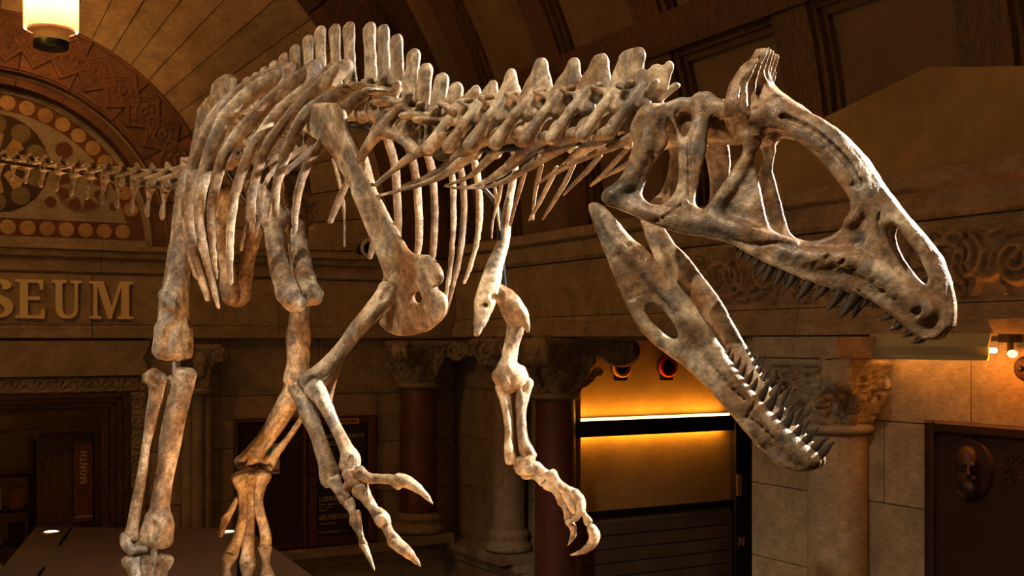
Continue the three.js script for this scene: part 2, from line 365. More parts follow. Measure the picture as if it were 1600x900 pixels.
/* --- lunette over the doorway */
{
  const g = roomGroup('mosaic_lunette', 0, EYE + 0.74, -0.22);
  tag(g, 'half-round mosaic lunette of cream discs, petals and a star above the lettering', 'mosaic');
  const K = 1.24, semi = (r0, r1, z0, dz, t0 = 0, t1 = Math.PI, n = 40) => {
    const pts = []; for (let i = 0; i <= n; i++) { const t = lerp(t0, t1, i / n); pts.push([r1 * Math.cos(t), r1 * Math.sin(t)]); }
    for (let i = n; i >= 0; i--) { const t = lerp(t0, t1, i / n); pts.push([r0 * Math.cos(t), r0 * Math.sin(t)]); }
    return polyGeo(pts, dz, 0, z0);
  };
  const disc = (x, y, r, z, mat, par, nm = 'mosaic_disc') => mesh(nm, uvBox(new THREE.CylinderGeometry(r, r, 0.006, 22).rotateX(Math.PI / 2).translate(x, y, z)), mat, par);
  mesh('ground', uvBox(semi(0, 1.4, -0.16, 0.19)), M.mRed, g);
  mesh('pale_border', uvBox(semi(1.185, K, 0.03, 0.012)), M.mPale, g);
  mesh('pale_border', uvBox(bx(2 * K - 0.03, 0.075, 0.012, 0, 0.0385, 0.036)), M.mPale, g);
  const inner = []; for (let i = 0; i <= 40; i++) { const t = Math.PI * i / 40; inner.push([1.055 * Math.cos(t), Math.max(0.215, 1.055 * Math.sin(t))]); }
  const uniq = inner.filter((p, i) => i === 0 || Math.hypot(p[0] - inner[i - 1][0], p[1] - inner[i - 1][1]) > 1e-4);
  mesh('field', uvBox(polyGeo(uniq, 0.006, 0, 0.03)), M.mPale, g);
  let ci = 0;
  for (let t = 0.30; t < Math.PI - 0.29; t += (Math.PI - 0.6) / 20 - 1e-6) disc(1.12 * Math.cos(t), 1.12 * Math.sin(t), 0.058, 0.034, M.mCream[ci++ % 3], g);
  for (let k = -7; k <= 7; k++) disc(k * 0.1435, 0.145, 0.058, 0.034, M.mCream[ci++ % 3], g);
  const pa = onS(12, 256, -0.19); const rosY = pa[1] - (EYE + 0.74), rosX = 0.06;
  const ros = disc(rosX, rosY, 0.385, 0.037, M.mDark, g, 'rosette_ground');
  for (let k = 0; k < 10; k++) { const t = k * Math.PI / 5 + 0.31; disc(rosX + 0.30 * Math.cos(t), rosY + 0.30 * Math.sin(t), 0.072, 0.042, M.mOlive, ros); }
  for (let k = 0; k < 8; k++) {
    const t = k * Math.PI / 4 + Math.PI / 2, c = Math.cos(t), s = Math.sin(t), q = (r, w) => [rosX + r * c - w * s, rosY + r * s + w * c];
    mesh('petal', uvBox(polyGeo([q(0.10, -0.025), q(0.225, -0.055), q(0.245, 0), q(0.225, 0.055), q(0.10, 0.025)], 0.006, 0, 0.039)), M.mCream[k % 3], ros);
  }
  disc(rosX, rosY, 0.062, 0.043, M.mPale, ros, 'rosette_hub');
  for (const side of [1, -1]) {
    const [sx0, sy0] = onS(128, 293, -0.19); const sx = sx0 * side, sy = sy0 - (EYE + 0.74);
    const sg = disc(sx, sy, 0.205, 0.037, M.mOlive, g, 'star_ground');
    for (let k = 0; k < 8; k++) { const t = k * Math.PI / 4 + Math.PI / 8; mesh('star_tile', uvBox(bx(0.085, 0.085, 0.006).rotateZ(t).translate(sx + 0.142 * Math.cos(t), sy + 0.142 * Math.sin(t), 0.041)), M.mRed, sg); }
    const st = []; for (let k = 0; k < 16; k++) { const t = k * Math.PI / 8 + Math.PI / 2, r = k % 2 ? 0.085 : 0.175; st.push([sx + r * Math.cos(t), sy + r * Math.sin(t)]); }
    mesh('star', uvBox(polyGeo(st, 0.008, 0, 0.039)), M.mPale, sg);
    for (const [px, py, r] of [[100, 235, 0.066], [79, 316, 0.044], [177, 323, 0.034]]) { const [u, w] = onS(px, py, -0.19); disc(u * side, w - EYE - 0.74, r, 0.038, M.mRed, g); }
  }
}
/* --- carved brown arch round the lunette */
{
  const g = roomGroup('trim_3', 0, EYE + 0.72, 0.0, true);
  const arcPts = (r0, r1, t0, t1, n) => { const p = []; for (let i = 0; i <= n; i++) { const t = lerp(t0, t1, i / n); p.push([r1 * Math.cos(t), r1 * Math.sin(t)]); } for (let i = n; i >= 0; i--) { const t = lerp(t0, t1, i / n); p.push([r0 * Math.cos(t), r0 * Math.sin(t)]); } return p; };
  const NB = 11, w = Math.PI / NB;
  for (let k = 0; k < NB; k++) {
    const t0 = k * w + 0.002, t1 = (k + 1) * w - 0.002, tm = (t0 + t1) / 2, mat = M.carved[k * 5 % 3];
    mesh('reveal_block', uvBox(polyGeo(arcPts(1.245, 1.335, t0, t1, 8), 0.17, 0, -0.185)), M.brownStone, g);
    const b = mesh('carved_block', uvBox(polyGeo(arcPts(1.33, 1.785, t0, t1, 8), 0.10, 0.004)), mat, g);
    mesh('moulding', uvBox(polyGeo(arcPts(1.345, 1.375, t0, t1, 8), 0.02, 0.004, 0.10)), mat, b);
    mesh('moulding', uvBox(polyGeo(arcPts(1.75, 1.775, t0, t1, 8), 0.02, 0.004, 0.10)), mat, b);
    for (const sub of [-0.25, 0.25]) {                 // diamond frame with a carved boss, two to a block
      const tc = tm + sub * w, c = Math.cos(tc), s = Math.sin(tc), rc = 1.565;
      const q = (u, v) => [rc * c + u * c - v * s, rc * s + u * s + v * c];
      mesh('diamond_frame', uvBox(polyGeo([q(0.185, 0), q(0, 0.185), q(-0.185, 0), q(0, -0.185)], 0.022, 0.004, 0.10, [[q(0.145, 0), q(0, 0.145), q(-0.145, 0), q(0, -0.145)]])), mat, b);
      const f = (x, y, z) => {
        let h = 0.016 * spiralRidge(x, y, 0.09, 1) + 0.014 * Math.abs(fbm(x * 30 + k, y * 30, sub * 9)) * (Math.abs(x) + Math.abs(y) < 0.145 ? 1 : 0.9);
        h += 0.01 * Math.abs(Math.sin(18 * x + 3 * Math.sin(24 * y)));
        return Math.max(z - h, -z - 0.01, Math.abs(x) + Math.abs(y) - 0.19) * 0.6;
      };
      mesh('carving', uvBox(sdfMesh(f, v3(-0.2, -0.2, -0.012), v3(0.2, 0.2, 0.05), 0.011).rotateZ(tc).translate(rc * c, rc * s, 0.10)), mat, b);
    }
  }
}
/* --- gilt lettering on the frieze */
const fontSerif = await new FontLoader().loadAsync('fonts/droid/droid_serif_bold.typeface.json');
const fontSans = await new FontLoader().loadAsync('fonts/droid/droid_sans_bold.typeface.json');
const textGeo = (str, font, cap, depth) => { const g = new TextGeometry(str, { font, size: cap * 1.0, depth, curveSegments: 5, bevelEnabled: false }); g.computeBoundingBox(); const b = g.boundingBox; g.translate(-b.min.x, 0, 0); return g; };
{
  const yb = onS(100, 498, 0.13)[1], yt = onS(100, 438, 0.13)[1], cap = yt - yb;
  const g = roomGroup('gilt_lettering', 0, yb, 0.125);
  tag(g, 'raised gilt serif letters ending a sign across the stone frieze', 'lettering');
  for (const [ch, p0, p1] of [['M', -245, -172], ['U', -158, -108], ['S', -32, 20], ['E', 23, 70], ['U', 80, 127], ['M', 138, 208]]) {
    if (p0 < -100) continue;
    const a0 = onS(p0, 470, 0.13)[0], a1 = onS(p1, 470, 0.13)[0];
    const t = textGeo(ch, fontSerif, 1, 1); t.computeBoundingBox(); const b = t.boundingBox;
    t.translate(0, -b.min.y, 0).scale((a1 - a0) / b.max.x, cap / (b.max.y - b.min.y), 0.03).translate(a0, 0, 0);
    mesh('letter', t, M.gold, g).userData.label = 'gilt letter ' + ch;
  }
  let x = onS(-32, 470, 0.13)[0];
  for (const ch of ['U', 'M']) { const t = textGeo(ch, fontSerif, 1, 1); t.computeBoundingBox(); const b = t.boundingBox, wd = ch === 'U' ? 0.24 : 0.35; x -= wd + 0.05; t.translate(0, -b.min.y, 0).scale(wd / b.max.x, cap / (b.max.y - b.min.y), 0.03).translate(x, 0, 0); mesh('letter', t, M.gold, g).userData.label = 'gilt letter ' + ch; }
}
/* --- doorway: carved stone surround, lintel, stepped wooden frame, the shop behind */
{
  const g = roomGroup('door_1', 0, 0, 0.0, true);
  const R = DOOR_R, cw = 0.13, top = 2.19;
  // carved bands: heightfield of scallop shells
  const band = (len, hgt, kind, par) => {
    const f = (x, y, z) => {
      const cell = hgt * 1.25, u = x / cell - Math.round(x / cell), X = u * cell, Y = y - hgt * 0.05, r = Math.hypot(X, Y);
      let h = kind ? 0.012 + 0.012 * Math.sin(Math.atan2(Y, X) * 11) * (r < hgt * 0.8 && r > hgt * 0.2 ? 1 : 0) + (Math.abs(r - hgt * 0.85) < hgt * 0.09 ? 0.014 : 0)
        : 0.012 + 0.02 * spiralRidge(X, y - hgt / 2, hgt * 0.55, Math.round(x / cell) % 2 ? 1 : -1);
      h += 0.008 * fbm(x * 25, y * 25, 3);
      return Math.max(z - h, -z - 0.015, Math.abs(x) - len / 2, -y, y - hgt) * 0.6;
    };
    return uvBox(sdfMesh(f, v3(-len / 2 - 0.01, -0.01, -0.02), v3(len / 2 + 0.01, hgt + 0.01, 0.06), 0.012));
  };
  const tb = mesh('carved_band', band(2 * R + 2 * cw, 0.125, 1).translate(0, top, 0.06), M.trim, g);
  for (const sd of [-1, 1]) mesh('carved_band', band(1.45, cw, 0).rotateZ(Math.PI / 2).translate(sd > 0 ? R + cw : -R, 1.465, 0.06), M.trim, g);
  for (const sd of [-1, 1]) mesh('jamb_stone', uvBox(bx(cw, 0.74, 0.08, sd * (R + cw / 2), 0.37, 0.04)), M.trim, g);
  mesh('lintel_stone', uvBox(polyGeo([[-R - cw, top + 0.13], [R + cw, top + 0.13], [R + cw + 0.01, top + 0.2], [R + cw - 0.03, top + 0.27], [R + cw + 0.02, top + 0.36], [R + cw + 0.02, top + 0.41], [-R - cw, top + 0.41]], 0.12, 0.006)), M.trim, g);
  // stepped wooden frame
  let ri = R, ti = top, zi = 0.02;
  for (const [w, zz] of [[0.05, 0.05], [0.045, 0.03], [0.05, 0.0], [0.06, -0.03]]) {
    for (const sd of [-1, 1]) mesh('frame_stile', uvBox(bx(w - 0.004, ti, 0.10, sd * (ri - w / 2), ti / 2, zz)), M.wood, g);
    mesh('frame_rail', uvBox(bx(2 * ri, w * 0.8 - 0.004, 0.10, 0, ti - w * 0.4, zz)), M.wood, g);
    ri -= w; ti -= w * 0.8;
  }
  mesh('transom', uvBox(bx(2 * ri, 0.03, 0.06, 0, ti - 0.13, -0.06)), M.wood, g);
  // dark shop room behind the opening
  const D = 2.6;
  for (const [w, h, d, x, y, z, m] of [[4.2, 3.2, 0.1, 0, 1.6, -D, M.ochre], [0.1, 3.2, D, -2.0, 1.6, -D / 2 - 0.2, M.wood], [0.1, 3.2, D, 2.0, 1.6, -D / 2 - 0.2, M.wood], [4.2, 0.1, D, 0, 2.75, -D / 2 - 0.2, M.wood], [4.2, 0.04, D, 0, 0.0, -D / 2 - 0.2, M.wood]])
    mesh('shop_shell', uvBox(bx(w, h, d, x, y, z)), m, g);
  // open door leaf
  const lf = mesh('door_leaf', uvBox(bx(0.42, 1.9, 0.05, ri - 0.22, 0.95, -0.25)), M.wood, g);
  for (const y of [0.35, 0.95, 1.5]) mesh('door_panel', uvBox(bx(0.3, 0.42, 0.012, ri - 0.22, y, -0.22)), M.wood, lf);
}
{ // hanging banner with upright lettering
  const [a0, y0] = onS(115, 815, -0.16), [a1, y1] = onS(145, 690, -0.16);
  const g = roomGroup('banner', a0, y0, -0.16);
  tag(g, 'dark upright banner with gold sideways lettering inside the doorway', 'banner');
  mesh('cloth', uvBox(bx(a1 - a0, y1 - y0, 0.012, (a1 - a0) / 2, (y1 - y0) / 2, 0)), M.redWood, g);
  const t = textGeo('MONTH', fontSans, 0.052, 0.004); t.computeBoundingBox(); t.rotateZ(Math.PI / 2).translate(0.10, 0.30, 0.006);
  mesh('lettering', t, M.goldPaint, g);
  mesh('pale_stripe', bx(a1 - a0 - 0.01, 0.016, 0.004, (a1 - a0) / 2, 0.035, 0.008), M.trim, g);
}
{ // shop shelves
  const [a1] = onS(55, 800, -1.0), [, yb] = onS(20, 900, -1.0);
  const g = roomGroup('shop_shelf', a1 - 1.1, 0, -1.2);
  tag(g, 'dark wooden shelf unit standing in the shadow of the shop doorway', 'shelf');
  for (const y of [0.55, 0.85, 1.15, 1.45]) mesh('shelf_board', uvBox(bx(1.1, 0.025, 0.32, 0.55, y, 0)), M.wood, g);
  for (const x of [0, 1.1]) mesh('side_panel', uvBox(bx(0.03, 1.75, 0.34, x, 0.875, 0)), M.wood, g);
  let i = 0;
  for (const y of [0.565, 0.865, 1.165]) for (let k = 0; k < 6; k++) {
    const h = 0.10 + 0.1 * rnd(), w = 0.08 + 0.05 * rnd(), c = room(a1 - 1.1 + 0.14 + k * 0.165, y, -1.12);
    const b = mesh('shop_box', uvBox(joinG([bx(w, h, 0.09, 0, h / 2, 0), bx(w * 0.7, h * 0.3, 0.004, 0, h * 0.6, 0.047)])), [M.white, M.orange, M.trim, M.redWood][i++ % 4]);
    b.position.copy(c); b.rotation.y = TH; tag(b, ['white', 'orange', 'buff', 'red'][(i - 1) % 4] + ' souvenir box on the ' + ['lowest', 'middle', 'upper'][Math.round((y - 0.565) / 0.3)] + ' shop shelf, ' + ['first', 'second', 'third', 'fourth', 'fifth', 'sixth'][k] + ' from the outer side panel', 'box', 'boxes on the shop shelf');
  }
}
{ // small lamp inside the shop
  const g = roomGroup('ceiling_lamp', -0.6, 2.55, -1.6); tag(g, 'dim warm lamp on the ceiling of the shop behind the doorway', 'lamp');
  mesh('rose', new THREE.CylinderGeometry(0.07, 0.07, 0.14, 20).translate(0, 0.07, 0), M.blackMetal, g);
  mesh('bulb', new THREE.SphereGeometry(0.05, 16, 12), glow(1, 0.62, 0.25, 1), g);
  const l = new THREE.PointLight(0xffb060, 0.45, 0, 2); l.position.set(0, -0.08, 0); l.castShadow = true; g.add(l);
}
/* --- columns of the end wall */
column(onS(309, 600, 0.15)[0], 0.12, 0.82, EYE - 0.03, 0.125, 0.165, 0.33, [M.trim, M.trim], 'clustered buff stone column with a carved skull capital beside the doorway', { cluster: true, skull: true, seed: 3 });
column(onS(655, 600, 0.22)[0], 0.2, 0.82, EYE + 0.0, 0.165, 0.29, 0.34, [M.trim, M.redShaft], 'column with a polished dark red shaft next to the directory board', { seed: 9 });
/* --- round speaker on the end wall */
{
  const [a, y] = onS(578, 388, 0.25); const g = roomGroup('wall_speaker', a, y, 0.25); tag(g, 'small round wall fitting with a pale ring and black centre', 'speaker');
  mesh('ring', new THREE.TorusGeometry(0.07, 0.017, 10, 36), M.white, g);
  mesh('cone', lathe([[0.001, -0.03], [0.03, -0.028], [0.055, 0.0], [0.06, 0.004]], 28).rotateX(Math.PI / 2), M.black, g);
  mesh('back_can', new THREE.CylinderGeometry(0.06, 0.06, 0.2, 20).rotateX(Math.PI / 2).translate(0, 0, -0.13), M.black, g);
  for (let k = 0; k < 4; k++) mesh('screw', new THREE.SphereGeometry(0.005, 8, 6).translate(0.07 * Math.cos(k * 1.57 + 0.5), 0.07 * Math.sin(k * 1.57 + 0.5), 0.017), M.blackMetal, g);
}
/* --- boards */
function framed(name, px0, py0, px1, py1, frameMat, backMat, label, fw) {
  const [a0, y1] = onS(px0, py0, 0.1), [a1] = onS(px1, py0, 0.1), y0 = 0.83;
  const g = roomGroup(name, (a0 + a1) / 2, y0, 0.045); tag(g, label, 'board');
  const w = a1 - a0, h = y1 - y0;
  mesh('back_panel', uvBox(bx(w - fw, h - fw, 0.03, 0, h / 2, 0.015)), backMat, g);
  for (const sd of [-1, 1]) { mesh('frame_stile', uvBox(polyGeo([[-fw / 2, 0], [fw / 2, 0], [fw / 2, h], [-fw / 2, h]], 0.06, 0.01).translate(sd * (w / 2 - fw / 2), 0, 0)), frameMat, g); mesh('frame_rail', uvBox(polyGeo([[-w / 2 + fw, -fw / 2], [w / 2 - fw, -fw / 2], [w / 2 - fw, fw / 2], [-w / 2 + fw, fw / 2]], 0.06, 0.01).translate(0, sd > 0 ? h - fw / 2 : fw / 2, 0)), frameMat, g); }
  return { g, w, h };
}
framed('notice_board', 367, 655, 481, 655, M.redWood, M.cork, 'dark cork notice board in a reddish wooden frame', 0.035);
{
  const { g, w, h } = framed('directory_board', 483, 652, 589, 652, M.redWood, M.black, 'black directory board with pale capital letters in a red wooden frame', 0.075);
  mesh('header_plate', bx(0.24, 0.05, 0.01, 0.02, h - 0.045, 0.064), M.orange, g);
  const put = (str, cap, x, y, m = M.goldPaint) => mesh('lettering', textGeo(str, fontSans, cap, 0.003).translate(x, y, 0.031), m, g);
  mesh('lettering', textGeo('DIRECTORY', fontSans, 0.026, 0.003).translate(-0.08, h - 0.058, 0.069), M.wood, g);
  const L = -w / 2 + 0.10;
  put('SCHOOL OF EARTH', 0.034, L - 0.005, h - 0.19); put('SCIENCES', 0.034, L + 0.08, h - 0.25);
  // lines too small to read: rows of tiny pale marks
  const marks = (x, y, n, hgt) => { const l = []; let q = x; for (let k = 0; k < n; k++) { const wd = hgt * (0.45 + 0.5 * rnd()); if (rnd() > 0.14) l.push(bx(wd, hgt * (0.7 + 0.3 * rnd()), 0.002, q + wd / 2, y, 0.032)); q += wd + hgt * 0.3; } mesh('fine_print', joinG(l), M.goldPaint, g); };
  for (let k = 0; k < 4; k++) { marks(L + 0.04, h - 0.32 - k * 0.035, 6, 0.012); marks(L + 0.30, h - 0.32 - k * 0.035, 4, 0.012); }
  put('LIBRARY', 0.042, L, 0.38); marks(L, 0.352, 12, 0.013); marks(L, 0.328, 10, 0.013); marks(L, 0.302, 6, 0.013); put('MUSEUM', 0.045, L, 0.22); marks(L, 0.187, 12, 0.013); marks(L - 0.01, 0.112, 18, 0.014);
}
{
  const [a0, y1] = onS(412, 694, 0.09), [a1, y0] = onS(437, 740, 0.09);
  const g = roomGroup('paper_notice', (a0 + a1) / 2, y0, 0.085); tag(g, 'white paper notice with green and red print pinned on the cork board', 'paper');
  const w = a1 - a0, h = y1 - y0;
  mesh('sheet', bx(w, h, 0.003, 0, h / 2, 0), M.white, g);
  mesh('green_print', polyGeo([[-0.05, h * 0.62], [0.0, h * 0.6], [0.005, h * 0.9], [-0.035, h * 0.92]], 0.002, 0, 0.002), M.green, g);
  mesh('red_print', bx(w * 0.8, 0.02, 0.002, 0.01, 0.025, 0.003), M.red, g);
}

/* --- side wall (a = HALF): parts of it that stand, the opening, the frieze above */
const sCol2 = onA(795, 600, HALF - 0.2)[0], sColB = onA(856, 600, HALF - 0.05)[0], sPier = onA(1304, 600, HALF - 0.15)[0];
const sOpen0 = sColB - 0.1, sOpen1 = onA(1180, 600, HALF)[0];
{
  const g = roomGroup('wall_right', HALF, 0, 0, true);
  mesh('wall_core', uvBox(bx(0.3, EYE, sOpen0, 0.17, EYE / 2, sOpen0 / 2)), M.buff[1], g);
  mesh('wall_core', uvBox(bx(0.3, EYE, SMAX - sOpen1, 0.17, EYE / 2, (SMAX + sOpen1) / 2)), M.buff[1], g);
  mesh('wall_core', uvBox(bx(0.3, 1.4, SMAX, 0.17, EYE + 0.7, SMAX / 2)), M.buff[1], g);
  // ashlar right of the pier
  const rows = [[0, 0.42], [0.42, 0.86], [0.86, 1.30], [1.30, 1.74], [1.74, 2.175], [2.175, EYE]];
  rows.forEach(([y0, y1], ci) => {
    let s = sOpen1, i = 0; const cuts = []; for (let q = sOpen1 + (ci % 2 ? 0.5 : 1.05); q < 9.8; q += 1.1) cuts.push(q); cuts.push(SMAX);
    for (const c of cuts) { mesh('wall_block', uvBox(polyGeo([[-0.03, y0 + 0.003], [0.03, y0 + 0.003], [0.03, y1 - 0.003], [-0.03, y1 - 0.003]], c - s - 0.006, 0.003, s + 0.003)), M.buff[(ci + i++) % 3], g); s = c; }
  });
  for (const [y0, y1] of rows) mesh('wall_block', uvBox(polyGeo([[-0.03, y0 + 0.003], [0.03, y0 + 0.003], [0.03, y1 - 0.003], [-0.03, y1 - 0.003]], sOpen0 - 0.01, 0.003, 0.003)), M.buff[1], g);
  for (const [y0, y1, o] of [[0.76, 0.82, 0.26], [0.72, 0.76, 0.22], [0.67, 0.72, 0.19], [0, 0.67, 0.15]])
    mesh('wainscot_course', uvBox(bx(o, y1 - y0 - 0.003, sOpen0, -o / 2, (y0 + y1) / 2, sOpen0 / 2)), M.trim, g);
}
{
  const g = roomGroup('trim_2', HALF, EYE, 0, true);
  const neg = pts => pts.map(p => [-p[0], p[1]]).reverse();
  const prof = [
    ['cornice_block', [[-0.02, 0.60], [0.14, 0.60], [0.16, 0.625], [0.17, 0.735], [0.21, 0.75], [0.22, 0.76], [0.225, 0.83], [-0.02, 0.83]], 2.2],
    ['frieze_block', [[-0.02, 0.185], [0.115, 0.185], [0.115, 0.595], [-0.02, 0.595]], 1.7],
    ['architrave_block', [[-0.02, 0.03], [0.15, 0.03], [0.15, 0.10], [0.135, 0.115], [0.135, 0.15], [0.12, 0.18], [-0.02, 0.18]], 2.2],
  ];
  for (const [nm, pts, L] of prof) { let s = 0.25, i = 0; while (s < SMAX - 0.3) { const e = Math.min(s + L, SMAX); mesh(nm, uvBox(polyGeo(neg(pts), e - s - 0.004, 0, s)), M.buff[i++ % 3], g); s = e; } }
  // scrolling foliage carved on the frieze
  const [s0] = onA(1060, 400, HALF - 0.12), [s1] = onA(1680, 400, HALF - 0.12);
  const hh = 0.36, np = 5, L = (s1 - s0) / np;
  for (let k = 0; k < np; k++) {
    const f = (x, y, z) => {
      const cell = 0.30, q = Math.round(x / cell), X = x - q * cell, dir = (q + k) % 2 ? 1 : -1, Y = y * dir;
      let h = 0.05 * spiralRidge(X, Y - 0.02, 0.125, dir);
      const st = Math.abs(y - 0.09 * Math.sin(x * Math.PI / cell)); h = Math.max(h, st < 0.02 ? 0.04 : 0);
      const lf = Math.sin(Math.atan2(Y - 0.02, X) * 6 + Math.hypot(X, Y) * 50); if (Math.hypot(X, Y - 0.02) > 0.125) h = Math.max(h, 0.036 * Math.max(0, lf) + 0.012 * fbm(x * 22 + k * 3, y * 22, 1));
      return Math.max(z - h, -z - 0.01, Math.abs(x) - L / 2, Math.abs(y) - hh / 2) * 0.55;
    };
    mesh('carved_panel', uvBox(sdfMesh(f, v3(-L / 2 - 0.01, -hh / 2 - 0.01, -0.012), v3(L / 2 + 0.01, hh / 2 + 0.01, 0.075), 0.0105).rotateY(-Math.PI / 2).translate(-0.115, 0.39, s0 + L * (k + 0.5))), M.buff[0], g);
  }
}
{ // plastered upper wall with its sloping shoulder
  const A = HALF - 0.14, pts = [[1118, 264], [1280, 187], [1450, 105], [1600, 103]].map(([x, y]) => onA(x, y, A));
  const yb = EYE + 0.83; const last = pts[3], prev = pts[2];
  const sl = (last[1] - prev[1]) / (last[0] - prev[0]);
  const shp = [[pts[0][0], yb], ...pts, [SMAX - 2.5, last[1] + sl * (SMAX - 2.5 - last[0]) < yb + 0.1 ? yb + 0.1 : last[1] + sl * (SMAX - 2.5 - last[0])], [SMAX - 2.5, yb]];
  const g = polyGeo(shp, 0.12).rotateY(-Math.PI / 2);       // (s, y) outline -> plane facing the hall
  const m = struct('wall_upper', uvBox(g), M.ochre); m.position.copy(room(A + 0.12, 0, 0)); m.rotation.y = TH;
}
/* columns of the side wall */
column(HALF - 0.2, sCol2, 0.82, EYE + 0.02, 0.13, 0.23, 0.3, [M.trim, M.trim], 'buff stone column in the dark corner past the red shaft', { seed: 5 });
column(HALF + 0.02, sColB, 0.0, EYE + 0.02, 0.165, 0.40, 0.40, [M.trim, M.redShaft], 'dark silhouetted column at the edge of the lit alcove', { seed: 12, baseH: 0.3 });
column(HALF - 0.13, sPier, 0.0, EYE - 0.09, 0.165, 0.31, 0.33, [M.trim, M.buff[0]], 'buff stone column with a carved animal capital lit from beside', { seed: 21, block: 0.11, baseH: 0.3 });
column(HALF + 0.22, sPier - 0.47, 0.0, EYE - 0.09, 0.165, 0.31, 0.33, [M.trim, M.buff[1]], 'shaded buff stone column paired behind the carved animal capital', { seed: 25, block: 0.11, baseH: 0.3 });

/* --- alcove behind the opening */
const sN = sColB - 0.22;                              // its long wall, square to the side wall
{
  const g = roomGroup('alcove_wall', HALF, 0, sN, true);
  g.name = 'wall_alcove';
  const aR = onS(1141, 650, sN)[0] - HALF;
  mesh('plaster', uvBox(bx(aR + 0.9, 3.3, 0.15, (aR + 0.9) / 2 + 0.02, 1.65, -0.075)), M.ochre, g);
  mesh('end_plaster', uvBox(bx(0.15, 3.3, 3.6, aR + 0.95, 1.65, 1.7)), M.wood, g);
  mesh('alcove_ceiling', uvBox(bx(aR + 1.0, 0.1, 3.6, (aR + 1) / 2 + 0.1, EYE + 0.12, 1.7)), M.wood, g);
  mesh('return_wall', uvBox(bx(aR + 0.9, 3.3, 0.15, (aR + 0.9) / 2 + 0.3, 1.65, sOpen1 - sN + 0.35)), M.ochre, g);
  // slatted boards low on the wall
  const [, yr] = onS(1000, 797, sN);
  mesh('dark_rail', uvBox(bx(aR, 0.06, 0.05, aR / 2 + 0.02, yr, 0.025)), M.black, g);
  for (let k = 0; k < 9; k++) mesh('wall_board', uvBox(polyGeo([[0.02, -0.055], [aR, -0.055], [aR, 0.052], [0.02, 0.052]], 0.03, 0.006).translate(0, yr - 0.13 - k * 0.115, 0)), M.panel, g);
  // black post at the alcove's far edge with a tag and a letter plate
  const po = mesh('post', uvBox(bx(0.2, 2.7, 0.1, aR + 0.1, 1.35, 0.03)), M.black, g);
  const yt = onS(1137, 757, sN)[1], yl = onS(1137, 845, sN)[1];
  mesh('orange_tag', bx(0.05, 0.19, 0.012, aR + 0.03, yt, 0.085), M.goldPaint, po);
  mesh('letter_plate', bx(0.09, 0.12, 0.012, aR + 0.05, yl, 0.085), M.black, po);
  mesh('letter', textGeo('N', fontSans, 0.075, 0.004).translate(aR + 0.02, yl - 0.037, 0.092), M.goldPaint, po);
}
{ // light shelf: dark bar with a tube above and one below
  const [a0, yt] = onS(880, 655, sN + 0.06), [a1, yb] = onS(1139, 680, sN + 0.06), y = onS(1000, 652, sN + 0.06)[1];
  const w = a1 - a0, g = roomGroup('light_shelf', (a0 + a1) / 2, y - 0.16, sN); tag(g, 'dark wall bar with glowing warm tubes washing the alcove wall', 'lamp');
  mesh('bar', uvBox(joinG([bx(w, 0.13, 0.03, 0, 0.085, 0.12), bx(w, 0.02, 0.10, 0, 0.085, 0.06)])), M.black, g);
  const gm = glow(1, 0.62, 0.16, 6);
  mesh('tube', new THREE.CylinderGeometry(0.012, 0.012, w - 0.04, 12).rotateZ(Math.PI / 2).translate(0, 0.158, 0.085), gm, g);
  mesh('tube', new THREE.CylinderGeometry(0.012, 0.012, w - 0.04, 12).rotateZ(Math.PI / 2).translate(0, 0.05, 0.06), gm, g);
  for (const [yy, dir] of [[0.175, 1], [0.034, -1]]) {
    const l = new THREE.RectAreaLight(0xff9a20, 46, w - 0.06, 0.03); l.position.set(0, yy, yy > 0.1 ? 0.06 : 0.03); l.lookAt(0, 0, 0); l.rotation.set(dir > 0 ? Math.PI / 2 : -Math.PI / 2, 0, 0); g.add(l);
  }
}
for (const [px, rc, lab] of [[971, [1, 0.55, 0.08], 'round wall lamp with a dark face and an amber rim'], [1043, [1, 0.05, 0.03], 'round wall lamp with a dark face and a red rim']]) {
  const [a, y] = onS(px, 573, sN + 0.05); const g = roomGroup('round_lamp', a, y, sN); tag(g, lab, 'lamp', 'round lamps on the alcove wall');
  mesh('rim', new THREE.TorusGeometry(0.075, 0.02, 12, 36).translate(0, 0, 0.06), std(rc[0] * 0.7, rc[1] * 0.7, rc[2] * 0.7, { roughness: 0.3 }), g);
  mesh('face', lathe([[0.001, 0.075], [0.05, 0.072], [0.075, 0.055], [0.08, 0.0]], 30).rotateX(Math.PI / 2), M.black, g);
  mesh('bracket', bx(0.09, 0.05, 0.07, 0, -0.09, 0.035), M.blackMetal, g);
}
